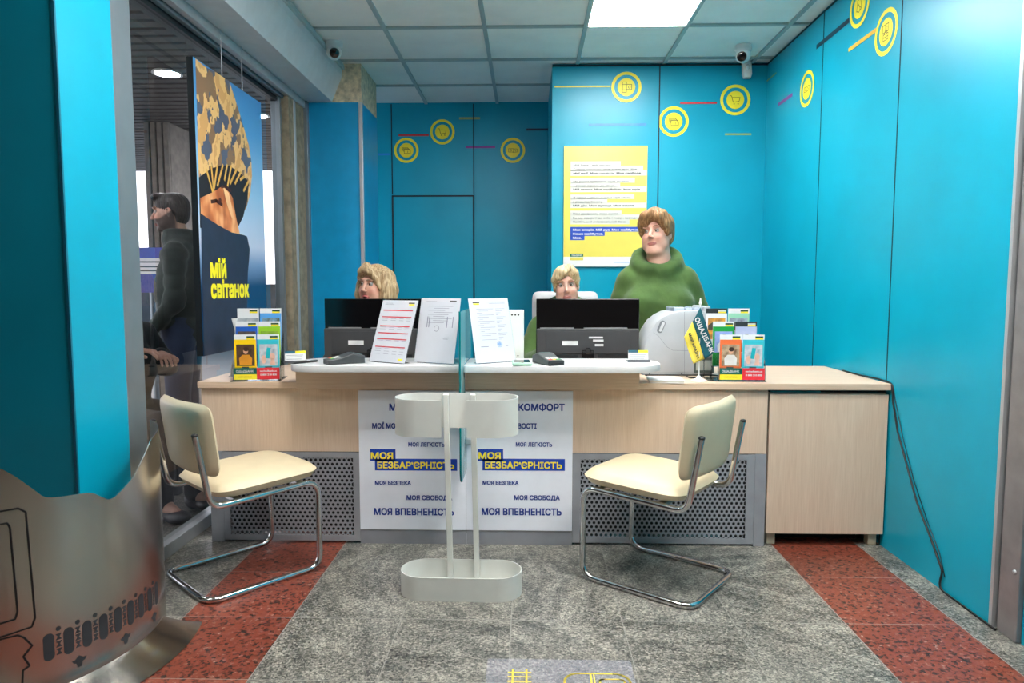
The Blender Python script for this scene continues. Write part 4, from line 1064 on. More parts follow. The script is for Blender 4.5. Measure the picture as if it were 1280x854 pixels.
for px, py, icon, lab in ((508, 188, icon_wallet, 'yellow ringed wallet sticker above the concealed door in the recess'), (553, 165, icon_cart, 'yellow ringed shopping cart sticker high on the recess wall, by the red stripe'), (641, 188, icon_note, 'yellow ringed banknote sticker on the recess wall near the purple stripe')):
    v = at_y(px, py, 5.96); sticker(lab, FR((v.x, 5.9592, v.z)), icon)
for px, py, icon, lab in ((783, 109, icon_terminal, 'yellow ringed terminal sticker above the yellow text poster'), (842, 152, icon_wallet, 'yellow ringed wallet sticker above the standing woman beside the dark wall joint'), (919, 125, icon_cart, 'yellow ringed shopping cart sticker below the wall motion sensor')):
    v = at_y(px, py, 4.95); sticker(lab, FR((v.x, 4.9492, v.z)), icon)
for px, py, icon, lab in ((1009, 111, icon_note, 'yellow ringed banknote sticker on the right wall, beside the purple stripe'), (1075, 7, icon_shop, 'yellow ringed sticker highest on the right wall, above the payment sticker'), (1108, 40, icon_pay, 'yellow ringed payment sticker on the right wall, at the end of the orange stripe')):
    v = at_x(px, py, XR); sticker(lab, FXN((XR - .0008, v.y, v.z)), icon)
def stripe(label, M, L, h, m):
    bm = NB(); mm = M.copy(); mm.translation = (0, 0, 0); rect(bm, -L / 2, L / 2, -h / 2, h / 2, mm @ Matrix.Translation((0, 0, .0015)))
    o = obj('stripe_sticker', bm, m); o.location = M.translation; tag(o, label, 'sticker', 'thin coloured stripes on the walls')
s_red = mat('stripe_red', (196, 52, 62), .4); s_pur = mat('stripe_purple', (134, 62, 150), .4); s_navy = mat('stripe_navy', (10, 42, 66), .4); s_olive = mat('stripe_olive', (150, 168, 104), .4); s_blue = mat('stripe_blue', (40, 136, 214), .4); s_org = mat('stripe_orange', (226, 176, 40), .4)
for x0, x1, py, m, lab in ((498, 536, 169, s_red, 'thin red stripe on the recess wall beside the cart sticker'), (574, 600, 148, s_olive, 'thin olive stripe near the ceiling on the recess wall'), (582, 619, 184, s_pur, 'thin purple stripe across the joint of the recess wall'), (658, 688, 162, s_navy, 'thin black stripe at the edge of the recess wall by the back block'), (473, 487, 193, s_blue, 'thin blue stripe on the recess wall beside the far pillar')):
    a, b = at_y(x0, py, 5.96), at_y(x1, py, 5.96); stripe(lab, FR(((a.x + b.x) / 2, 5.9592, a.z)), b.x - a.x, .018, m)
for x0, x1, py, m, lab, h in ((693, 763, 108.5, mat('stripe_yellow', (226, 218, 90), .4), 'long pale yellow stripe running up to the terminal sticker', .010), (736, 808, 156, s_blue, 'long blue stripe just above the yellow text poster', .016), (850, 896, 129, s_red, 'thin red stripe on the back wall, leading to the cart sticker', .013), (906, 939, 168, s_olive, 'thin pale green stripe under the cart sticker on the back wall', .013)):
    a, b = at_y(x0, py, 4.95), at_y(x1, py, 4.95); stripe(lab, FR(((a.x + b.x) / 2, 4.9492, a.z)), b.x - a.x, h, m)
for a, b, m, lab, h in (((959, 101), (971, 91), s_olive, 'short faint green stripe on the right wall near the back corner', .010), ((973, 131), (991, 118), s_pur, 'short purple stripe on the right wall beside the banknote sticker', .022), ((1021, 59), (1062, 25), s_navy, 'long dark navy stripe high on the right wall', .026), ((1061, 63), (1096, 37), s_org, 'long orange stripe running up to the payment sticker', .020)):
    p, q = at_x(*a, XR), at_x(*b, XR); stripe(lab, FXN((XR - .0008, (p.y + q.y) / 2, (p.z + q.z) / 2)), abs(p.y - q.y), h, m)

# yellow text poster
PX0, PX1, PZ0, PZ1 = .25, .831, 1.347, 2.184
t = thing('text_poster', 'tall yellow poster with rows of text on the back wall behind the women', 'poster', (0, 4.945, 0))
bm = NB(); box(bm, PX0, PX1, -.012, .004, PZ0, PZ1, .001); obj('board', bm, white_pl, t)
U = (PX1 - PX0) / 525
def q(u, v): return (PX0 + (u - 75) * U, PZ1 - (v - 70) * U * 1.015)
bm = NB(); a, b = q(75, 70), q(600, 754); rect(bm, a[0], b[0], b[1], a[1], FR((0, -.0128, 0))); obj('yellow_field', bm, mat('poster_yellow', (222, 208, 98), .25, var=.01), t)
bm = NB()
for u0, v0, u1, v1 in ((117, 165, 432, 193), (117, 192, 573, 222), (117, 218, 597, 252), (117, 266, 522, 296), (117, 293, 430, 322), (117, 319, 597, 353), (117, 368, 520, 396), (117, 393, 350, 422), (117, 419, 597, 451), (117, 467, 441, 494), (117, 492, 573, 522), (117, 520, 492, 552)):
    a, b = q(u0, v0), q(u1, v1); rect(bm, a[0], b[0], b[1], a[1], FR((0, -.0134, 0)))
obj('white_text_bar', bm, mat('poster_white', (206, 206, 198), .4, var=.01), t)
bm = NB(); bb = NB()
for v, u1, s, bold in ((193, 378, 'Мій банк - мій ресурс.', 0), (218, 545, 'Спершу дорожчаю, потім кожен мрію. Моя...', 0), (242, 563, 'Мої мрії. Моя гордість. Моя свобода.', 1), (293, 490, 'Ми разом тримаємо одне людину.', 0), (318, 396, 'І разом віримо до кінця.', 0), (342, 560, 'Мій захист. Моя надійність. Моя мрія.', 1), (393, 497, 'З нами найважливіші мрії міста', 0), (418, 322, 'І розвиток бізнесу.', 0), (442, 522, 'Мій дім. Моя вулиця. Моя земля.', 1), (492, 418, 'Нам довіряють своє життя', 0), (518, 545, 'Бо ми відкриті до всіх, і поруч завжди.', 0), (542, 470, 'Найбільший універсальний банк.', 0)):
    a, b = q(135, v), q(u1, v); letters(bb if bold else bm, s, FR((a[0], -.0140, a[1])), .0125, b[0] - a[0], .03 if bold else .016, 'L', 0, 1)
obj('grey_lettering', bm, mat('poster_grey', (92, 94, 96), .5), t); obj('dark_lettering', bb, mat('poster_dark', (38, 38, 40), .5), t)
bm = NB()
for u0, v0, u1, v1 in ((117, 568, 556, 598), (117, 597, 336, 624), (117, 622, 208, 650)):
    a, b = q(u0, v0), q(u1, v1); rect(bm, a[0], b[0], b[1], a[1], FR((0, -.0134, 0)))
h = obj('blue_text_bar', bm, blue_bar, t)
bm = NB()
for v, u1, s in ((592, 552, 'Моя історія. Мій рух. Моє майбутнє.'), (617, 326, 'Наше майбутнє.'), (642, 188, 'Моє.')):
    a, b = q(135, v), q(u1, v); letters(bm, s, FR((a[0], -.0141, a[1])), .0135, b[0] - a[0], .035, 'L', 0, 1)
obj('white_lettering', bm, label_w, h)
bm = NB(); a, b = q(117, 735), q(201, 754); rect(bm, a[0], b[0], b[1], a[1], FR((0, -.0134, 0))); l_ = obj('logo_block', bm, mat('logo_block_green', (10, 100, 70), .4), t)
bm = NB(); a, b = q(117, 757), q(201, 776); rect(bm, a[0], b[0], b[1], a[1], FR((0, -.0134, 0))); obj('logo_stripe', bm, mat('poster_yellow', (222, 208, 98), .25), l_)
bm = NB(); a = q(159, 749); letters(bm, 'ОЩАДБАНК', FR((a[0], -.0141, a[1])), .010, .07, .015, 'C', 0, 1); obj('white_lettering', bm, label_w, l_)
bm = NB(); a, b = q(395, 794), q(520, 791); rect(bm, a[0], b[0], a[1], b[1], FR((0, -.0128, 0))); obj('footer_line', bm, mat('footer_blue', (170, 190, 226), .5), t)

# cameras and sensor
def dome_camera(label, loc, rz, pitch):
    t = thing('dome_camera', label, 'security camera', loc, rz)
    bm = NB(); lathe(bm, [(.052, .012), (.054, -.006), (.054, -.022), (.046, -.03), (.0, -.032)], 32); obj('base', bm, white_pl, t, 30)
    T = Matrix.Translation((0, 0, -.052)) @ Matrix.Rotation(pitch, 4, 'X')
    bm = NB(); ball(bm, .047, (0, 0, 0), (1, 1, 1), 28, T); h = obj('housing', bm, white_pl, t, 50)
    bm = NB(); lathe(bm, [(.031, .0), (.028, .010), (.018, .014), (0, .016)], 28, T @ Matrix.Translation((0, -.036, 0)) @ Matrix.Rotation(math.pi / 2, 4, 'X')); f = obj('dark_face', bm, gloss_blk, h, 30)
    return t
dome_camera('white dome security camera on the ceiling beside the silver shutter box', (-1.235, 4.50, ZC), R(20), R(22))
dome_camera('white dome security camera on the ceiling near the back right corner', (1.382, 4.62, ZC), R(-32), R(24))
v = at_y(932.5, 88, 4.93)
t = thing('motion_sensor', 'small white motion sensor at the top of the back wall, under the dome camera', 'sensor', (v.x, 4.945, v.z))
bm = NB(); prism(bm, [(-.030, .055), (.028, .055), (.034, -.03), (.026, -.056), (-.016, -.056), (-.026, -.03)], .0, .05, frame((0, 0, 0), (1, 0, 0), (0, 0, 1)), 0, .008); obj('case', bm, white_pl, t, 40)
bm = NB(); ball(bm, .016, (0, -.048, .012), (1, .5, 1.2), 18); obj('lens', bm, mat('milky_lens', (206, 208, 212), .25), t, 50)
bm = NB(); box(bm, -.012, .012, 0, .012, -.03, .03); obj('bracket', bm, white_pl, t)
# ================================================================== PEOPLE (smooth distance fields turned into meshes)
def axis(lo, hi, fine, coarse, zones):
    out = [lo]
    while out[-1] < hi:
        x = out[-1]; out.append(x + (fine if any(a - coarse <= x < b for a, b in zones) else coarse))
    return np.array(out, np.float32)
class Field:
    def __init__(s, xs, ys, zs):
        s.a = (xs, ys, zs); s.D = np.full((len(xs), len(ys), len(zs)), .4, np.float32)
    def block(s, lo, hi):
        i = [(max(0, int(np.searchsorted(a, l)) - 1), min(len(a), int(np.searchsorted(a, h)) + 1)) for a, l, h in zip(s.a, lo, hi)]
        if any(b <= a for a, b in i): return None
        sl = tuple(slice(a, b) for a, b in i)
        return sl, [s.a[0][sl[0]][:, None, None], s.a[1][sl[1]][None, :, None], s.a[2][sl[2]][None, None, :]]
    def put(s, sl, d, k, cut=False):
        A = s.D[sl]
        if cut: d = -d; h = np.maximum(k - np.abs(A - d), 0) / k; s.D[sl] = np.maximum(A, d) + h * h * k * .25
        else: h = np.maximum(k - np.abs(A - d), 0) / k; s.D[sl] = np.minimum(A, d) - h * h * k * .25
    def ell(s, M, c, r, k=.02, cut=False, rot=None):
        L = M @ Matrix.Translation(c)
        if rot is not None: L = L @ Euler([R(q) for q in rot]).to_matrix().to_4x4()
        ctr = L.translation; m = max(r) + k + .03
        b = s.block([ctr[i] - m for i in range(3)], [ctr[i] + m for i in range(3)])
        if b is None: return
        sl, (X, Y, Z) = b; I = np.array(L.inverted(), np.float32)
        q = [(I[i, 0] * X + I[i, 1] * Y + I[i, 2] * Z + I[i, 3]) for i in range(3)]
        k0 = np.sqrt(sum((q[i] / r[i]) ** 2 for i in range(3))) + 1e-6; k1 = np.sqrt(sum((q[i] / r[i] ** 2) ** 2 for i in range(3))) + 1e-6
        s.put(sl, k0 * (k0 - 1) / k1, k, cut)
    def cone(s, M, a, b, ra, rb, k=.02, cut=False, sq=None):
        a, b = M @ Vector(a), M @ Vector(b); m = max(ra, rb) + k + .03
        bl = s.block([min(a[i], b[i]) - m for i in range(3)], [max(a[i], b[i]) + m for i in range(3)])
        if bl is None: return
        sl, P = bl; d = b - a; L2 = max(d.length_squared, 1e-9)
        t = np.clip(sum((P[i] - a[i]) * d[i] for i in range(3)) / L2, 0, 1)
        q = sum((P[i] - a[i] - t * d[i]) ** 2 for i in range(3))
        s.put(sl, np.sqrt(q) - (ra + (rb - ra) * t), k, cut)
    def chain(s, M, pts, rs, k=.02):
        for i in range(len(pts) - 1): s.cone(M, pts[i], pts[i + 1], rs[i], rs[i + 1], k)
    def warp(s, fn):
        X, Y, Z = s.a[0][:, None, None], s.a[1][None, :, None], s.a[2][None, None, :]; s.D += fn(X, Y, Z)
    def mesh(s):
        D = s.D; ins = D < 0; n = D.shape; G = [np.arange(q) for q in n]
        vsum = np.zeros((n[0] - 1, n[1] - 1, n[2] - 1, 3), np.float32); cnt = np.zeros((n[0] - 1, n[1] - 1, n[2] - 1), np.float32)
        quads = []
        for ax in range(3):
            s0 = [slice(None)] * 3; s1 = [slice(None)] * 3; s0[ax] = slice(0, -1); s1[ax] = slice(1, None)
            A, B = D[tuple(s0)], D[tuple(s1)]; ch = ins[tuple(s0)] != ins[tuple(s1)]
            I = np.argwhere(ch)
            if not len(I): continue
            a, b = A[ch], B[ch]; t = a / (a - b)
            P = np.stack([s.a[k][I[:, k]] for k in range(3)], 1); P[:, ax] += t * (s.a[ax][I[:, ax] + 1] - s.a[ax][I[:, ax]])
            o1, o2 = (ax + 1) % 3, (ax + 2) % 3; cells = []
            for d1, d2 in ((0, 0), (-1, 0), (-1, -1), (0, -1)):
                J = I.copy(); J[:, o1] += d1; J[:, o2] += d2; cells.append(J)
            ok = np.all([np.all((J >= 0) & (J < np.array(n) - 1), 1) for J in cells], 0)
            for J in cells:
                np.add.at(vsum, tuple(J[ok].T), P[ok]); np.add.at(cnt, tuple(J[ok].T), 1)
            idx = [np.ravel_multi_index(tuple(J[ok].T), cnt.shape) for J in cells]
            Q = np.stack(idx, 1); fl = (a < 0)[ok]
            Q[~fl] = Q[~fl][:, ::-1]; quads.append(Q)
        used = np.flatnonzero(cnt.ravel() > 0); mp_ = np.full(cnt.size, -1, np.int64); mp_[used] = np.arange(len(used))
        V = vsum.reshape(-1, 3)[used] / cnt.ravel()[used][:, None]; Q = mp_[np.concatenate(quads)]
        return V, Q
def field_obj(name, parts, mats, parent, colour=None, label=None):
    """parts: list of (verts, quads) joined into one mesh; colour(verts) -> rgb per vertex"""
    V = np.concatenate([p[0] for p in parts]); o = np.cumsum([0] + [len(p[0]) for p in parts]); Q = np.concatenate([p[1] + k for p, k in zip(parts, o)])
    me = bpy.data.meshes.new(name); me.vertices.add(len(V)); me.vertices.foreach_set('co', V.astype(np.float32).ravel())
    me.loops.add(len(Q) * 4); me.polygons.add(len(Q)); me.loops.foreach_set('vertex_index', Q.astype(np.int32).ravel())
    me.polygons.foreach_set('loop_start', np.arange(0, len(Q) * 4, 4, dtype=np.int32)); me.update(calc_edges=True); me.validate()
    me.polygons.foreach_set('use_smooth', [True] * len(me.polygons))
    for m in (mats if isinstance(mats, list) else [mats]): me.materials.append(m)
    if colour is not None:
        at = me.color_attributes.new('tone', 'FLOAT_COLOR', 'POINT'); c = colour(V); at.data.foreach_set('color', np.concatenate([c, np.ones((len(c), 1))], 1).astype(np.float32).ravel())
    ob_ = bpy.data.objects.new(name, me); C.objects.link(ob_); ob_.parent = parent
    if label: ob_['label'] = label
    md = ob_.modifiers.new('soften', 'SMOOTH'); md.factor = .5; md.iterations = 2
    return ob_
skin_m = NT('skin').set(.5, spec=.4)
_a = skin_m.n('ShaderNodeAttribute'); _a.attribute_name = 'tone'; _nz = skin_m.noise(skin_m.coord(), 60, 2)
skin_m.l(skin_m.mix(1.0, _a.outputs['Color'], skin_m.ramp(_nz, [(.3, (247, 247, 247)), (.7, (255, 255, 255))]), 'MULTIPLY'), skin_m.b.inputs['Base Color'])
skin_m.b.inputs['Subsurface Weight'].default_value = .08; skin_m.b.inputs['Subsurface Radius'].default_value = (.012, .005, .003); skin_m = skin_m.m
def m_hair(name, a, b, c, sc=(70, 70, 7)):
    k = NT(name).set(.5, spec=.35); f = k.noise(k.coord(sc), 1.6, 4, .65)
    k.l(k.ramp(f, [(.3, a), (.5, b), (.72, c)]), k.b.inputs['Base Color']); k.bump(f, .35, .003); return k.m
def m_cloth(name, c, v=.1):
    k = NT(name).set(.85, spec=.2, sheen=.15); f = k.noise(k.coord(), 9, 4); g = k.noise(k.coord((1, 1, .35)), 16, 3)
    k.l(k.ramp(f, [(.3, tuple(q * (1 - v) for q in c)), (.7, tuple(q * (1 + v) for q in c))]), k.b.inputs['Base Color'])
    k.bump(k.math('ADD', k.math('MULTIPLY', g, 1.0), k.math('MULTIPLY', k.noise(k.coord(), 700, 1), .05)), .35, .02); return k.m
eye_w = mat('eye_white', (196, 188, 182), .2, bump=0); pupil = mat('eye_pupil', (16, 14, 14), .1, bump=0)

def head_field(F, M, w=1.0, full=0.0, jaw=1.0, nose=1.0, mouth=0.0):
    e = lambda c, r, k=.02, **q: F.ell(M, (c[0] * w, c[1], c[2]), (r[0] * w, r[1], r[2]), k, **q)
    e((0, .018, .032), (.0745, .094, .084)); e((0, -.022, -.038), (.060 + full * .008, .064, .078), .03)
    e((0, -.068, -.096 ), (.024 * jaw, .020, .017), .025)
    for s in (-1, 1):
        e((s * .044, -.030, -.070), (.022 + full * .012, .034, .028 + full * .01), .03)      # jaw corner and cheek
        e((s * .037, -.062, -.032), (.022 + full * .007, .020, .022), .025)
        e((s * .030, -.082, .030), (.024, .007, .007), .018)                                   # brow ridge
        e((s * .074, .012, -.008), (.008, .019, .031), .008, rot=(12, 0, s * -18))             # ear
        e((s * .077, .008, -.004), (.004, .009, .018), .005, cut=True, rot=(12, 0, s * -18))
        e((s * .0305, -.102, .006), (.019, .016, .010), .014, cut=True)                        # socket
    if full: e((0, -.045, -.118), (.046, .042, .022), .03)
    F.cone(M, (0, -.083, .014), (0, -.106 - .004 * nose, -.026), .0075, .0105 * nose, .012)
    for s in (-1, 1): F.ell(M, (s * .0105, -.100, -.032), (.0078, .010, .0068), .008)
    e((0, -.088, -.066 - mouth * .3), (.0235, .010, .0052), .006); e((0, -.086, -.0755 - mouth), (.020, .010, .0062), .006)
    if mouth: e((0, -.098, -.0705 - mouth * .6), (.014, .014, .0028 + mouth * .5), .003, cut=True)
    else: e((0, -.1, -.0705), (.022, .008, .0011), .003, cut=True)
    for s in (-1, 1): e((s * .031, -.094, .006), (.0152, .016, .0062), .004, cut=True, rot=(0, s * 4, 0))
    F.cone(M, (0, .018, -.06), (0, .035, -.19), .052 + full * .008, .057 + full * .012, .03)
def head_colour(V, M, w, base, lip, mouth=0.0, beard=None):
    I = np.array(M.inverted()); q = V @ I[:3, :3].T + I[:3, 3]; x, y, z = q[:, 0] / w, q[:, 1], q[:, 2]
    c = np.tile(np.array(lin(base)[:3]), (len(V), 1))
    def blend(m, col): c[:] = c * (1 - m[:, None]) + np.array(lin(col)[:3]) * m[:, None]
    g = lambda d: np.exp(-d)
    b2 = tuple(max(0, v + d) for v, d in zip(base, (4, -26, -22)))
    for s in (-1, 1): blend(.55 * g(((x - s * .042) / .02) ** 2 + ((y + .06) / .04) ** 2 + ((z + .034) / .018) ** 2), b2)
    blend(.45 * g((x / .012) ** 2 + ((y + .11) / .02) ** 2 + ((z + .028) / .012) ** 2), b2)
    if beard is not None:
        m = np.clip((-.030 - z + np.clip(y + .05, 0, .1) * .5) / .014, 0, 1) * (z > -.16) * np.clip((.05 - y) / .02, 0, 1) * (1 - .8 * g((x / .02) ** 2 + ((z + .05) / .012) ** 2 + ((y + .1) / .03) ** 2)); blend(m * .93, beard)
    zz = z + .0705 + mouth * .6; hh = .0105 + mouth * .9
    m = np.clip(1.25 - np.sqrt((x / .025) ** 2 + (zz / hh) ** 2), 0, .25) * 4 * (y < -.074) ; blend(np.clip(m, 0, 1) * .85, lip)
    if mouth: blend(np.clip(1.2 - np.sqrt((x / .014) ** 2 + (zz / (.003 + mouth * .5)) ** 2), 0, .3) / .3 * (y < -.07) * (y > -.0925), (70, 24, 24))
    return c
def eyes(parent, M, w, iris, gaze=(0, 0), brow=(110, 84, 60), lid=True):
    for s in (-1, 1):
        bm = NB(); ball(bm, .0125, (0, 0, 0), (1, 1, 1), 32)
        d = Vector((gaze[0], -1, gaze[1])).normalized()
        for f in bm.faces:
            a = f.calc_center_median().normalized().angle(d); f.material_index = 2 if a < .22 else (1 if a < .5 else 0)
        bmesh.ops.transform(bm, matrix=M @ Matrix.Translation((s * .031 * w, -.0715, .006)), verts=bm.verts)
        obj('eye', bm, [eye_w, mat('iris_%d_%d_%d' % iris, iris, .2, bump=0), pupil], parent, 60)
        bm = NB(); p = [(s * w * x, y, z) for x, y, z in ((.014, -.0925, .0300), (.026, -.0925, .0335), (.040, -.0865, .0330), (.053, -.0715, .0245))]
        tube(bm, fillet(p, .02, 3), [.0022 + .0012 * math.sin(math.pi * min(1, i / 9)) for i in range(len(fillet(p, .02, 3)))], 8)
        bmesh.ops.transform(bm, matrix=M, verts=bm.verts); obj('eyebrow', bm, mat('brow_%d' % brow[0], brow, .7), parent, 60)
        if lid:
            bm = NB(); p = [(s * w * (.031 + .0148 * math.cos(R(t))), -.0905 + .006 * abs(math.cos(R(t))) ** 2, .006 + .0068 * math.sin(R(t))) for t in range(0, 181, 20)]
            tube(bm, p, .0011, 6); bmesh.ops.transform(bm, matrix=M, verts=bm.verts); obj('eyelash', bm, mat('lash_dark', (52, 40, 36), .7), parent, 60)
def hand_mesh(M, side):
    """relaxed five-fingered hand, wrist at the origin, fingers along -Y, palm down (-Z); side +1: thumb towards +X"""
    F = Field(*[np.arange(a, b, .0034, dtype=np.float32) for a, b in ((-.075, .075), (-.21, .05), (-.07, .05))]); I = Matrix.Identity(4)
    F.cone(I, (0, .04, 0), (0, -.01, 0), .026, .025, .01)
    F.ell(I, (0, -.05, -.002), (.041, .052, .0145), .02)
    for x, L, r, sp in ((.030, .068, .0088, .05), (.010, .078, .0092, .01), (-.010, .072, .0088, -.03), (-.029, .056, .0078, -.08)):
        x *= side; sp *= side; b = Vector((x, -.088, 0)); p = b + Vector((sp * .3 * L, -L * .45, -.006)); q = p + Vector((sp * .2 * L, -L * .32, -.016)); t = q + Vector((0, -L * .18, -.016))
        F.chain(I, [(x * .8, -.05, 0), b, p, q, t], [r, r, r * .96, r * .88, r * .78], .004)
    F.chain(I, [(side * .022, -.022, -.004), (side * .050, -.052, -.014), (side * .058, -.080, -.022), (side * .054, -.102, -.028)], [.014, .0115, .0102, .0085], .008)
    V, Q = F.mesh(); A = np.array(M); return V @ A[:3, :3].T + A[:3, 3], Q
def look(fr, to, up=(0, 0, 1)):
    """matrix at fr whose -Y axis points to to"""
    y = (Vector(fr) - Vector(to)).normalized(); x = y.cross(Vector(up)).normalized() * 1; z = x.cross(y)
    m = Matrix.Identity(4)
    for i in range(3): m[i][0], m[i][1], m[i][2], m[i][3] = x[i], y[i], z[i], fr[i]
    return m
I4 = Matrix.Identity(4)
def hair_field(M, style, w=1.0):
    c = M.translation; r = .175
    F = Field(np.arange(c.x - r, c.x + r, .0034, dtype=np.float32), np.arange(c.y - r, c.y + r, .0034, dtype=np.float32), np.arange(c.z - .19, c.z + .165, .0034, dtype=np.float32))
    e = lambda c, r_, k=.02, **q: F.ell(M, (c[0] * w, c[1], c[2]), (r_[0] * w, r_[1], r_[2]), k, **q)
    if style == 'layered':          # short, full on top, fringe parted over the brow
        e((0, .022, .056), (.094, .110, .086)); e((0, .055, -.01), (.084, .068, .075), .03)
        for s in (-1, 1): e((s * .076, -.016, .014), (.017, .032, .046), .02)
        e((.010, -.128, -.045), (.063, .110, .126), .014, cut=True)
        for s in (-1, 1): e((s * .097, .008, -.056), (.045, .045, .045), .015, cut=True)
        for p in ([(.016, -.066, .116), (-.026, -.088, .098), (-.064, -.070, .058), (-.080, -.040, .008)], [(.005, -.075, .118), (-.045, -.078, .098), (-.082, -.045, .055)], [(.016, -.070, .112), (.048, -.080, .088), (.074, -.058, .050), (.084, -.030, .012)], [(.02, -.055, .125), (.06, -.05, .105), (.086, -.02, .06)], [(-.02, -.03, .135), (-.07, -.02, .11), (-.092, .01, .06)]):
            F.chain(M, [(q[0] * w, q[1], q[2]) for q in p], [.019, .018, .014, .009][:len(p)], .03)
    elif style == 'pixie':
        e((0, .020, .047), (.084, .104, .082)); e((0, .05, -.01), (.075, .064, .072), .03)
        for s in (-1, 1): e((s * .073, -.022, .022), (.012, .026, .040), .02)
        e((.012, -.124, -.045), (.058, .106, .123), .013, cut=True)
        for s in (-1, 1): e((s * .095, .01, -.055), (.045, .05, .052), .012, cut=True)
        for p in ([(.030, -.070, .104), (-.010, -.096, .086), (-.046, -.086, .056), (-.068, -.055, .028)], [(.02, -.066, .112), (-.035, -.082, .094), (-.074, -.045, .045)], [(.034, -.066, .104), (.060, -.062, .078), (.073, -.042, .035)]):
            F.chain(M, [(q[0] * w, q[1], q[2]) for q in p], [.016, .015, .011, .007][:len(p)], .025)
    elif style == 'bob':
        e((0, .020, .042), (.090, .106, .086))
        for s in (-1, 1):
            F.chain(M, [(s * .070 * w, .0, .06), (s * .088 * w, .0, -.01), (s * .094 * w, -.010, -.065), (s * .080 * w, -.018, -.105)], [.034, .032, .030, .016], .03)
            F.chain(M, [(s * .055 * w, .06, .04), (s * .078 * w, .055, -.03), (s * .082 * w, .045, -.085), (s * .07 * w, .035, -.115)], [.05, .046, .038, .022], .03)
        F.chain(M, [(0, .08, .04), (0, .095, -.03), (0, .085, -.10)], [.05, .05, .035], .03)
        e((0, -.128, -.045), (.061, .110, .122), .012, cut=True)
        for p in ([(.0, -.070, .110), (.036, -.088, .082), (.064, -.066, .040), (.074, -.048, -.01)], [(.0, -.072, .112), (-.036, -.088, .082), (-.064, -.066, .044), (-.076, -.048, -.01)], [(.0, -.072, .114), (.014, -.092, .096), (.028, -.094, .078)], [(-.004, -.072, .114), (-.014, -.092, .095), (-.030, -.092, .076)]):
            F.chain(M, [(q[0] * w, q[1], q[2]) for q in p], [.015, .012, .008, .006][:len(p)], .02)
    else:                           # cropped
        e((0, .022, .040), (.080, .100, .080)); e((0, .05, -.015), (.072, .062, .070), .03)
        e((0, -.120, -.050), (.075, .092, .100), .012, cut=True)
        for s in (-1, 1): e((s * .09, .012, -.055), (.045, .05, .055), .01, cut=True)
        e((0, -.055, .098), (.055, .045, .026), .02)
    I_ = np.array(M.inverted(), np.float32)
    def groove(X, Y, Z):
        x = I_[0, 0] * X + I_[0, 1] * Y + I_[0, 2] * Z + I_[0, 3]; y = I_[1, 0] * X + I_[1, 1] * Y + I_[1, 2] * Z + I_[1, 3]; z = I_[2, 0] * X + I_[2, 1] * Y + I_[2, 2] * Z + I_[2, 3]
        th = np.arctan2(x, -(y - .0)); return (.0011 * np.sin(th * 30 + z * 30 * np.sin(th * 3)) + .0009 * np.sin(th * 53 + z * 22)).astype(np.float32)
    F.warp(groove); return F.mesh()

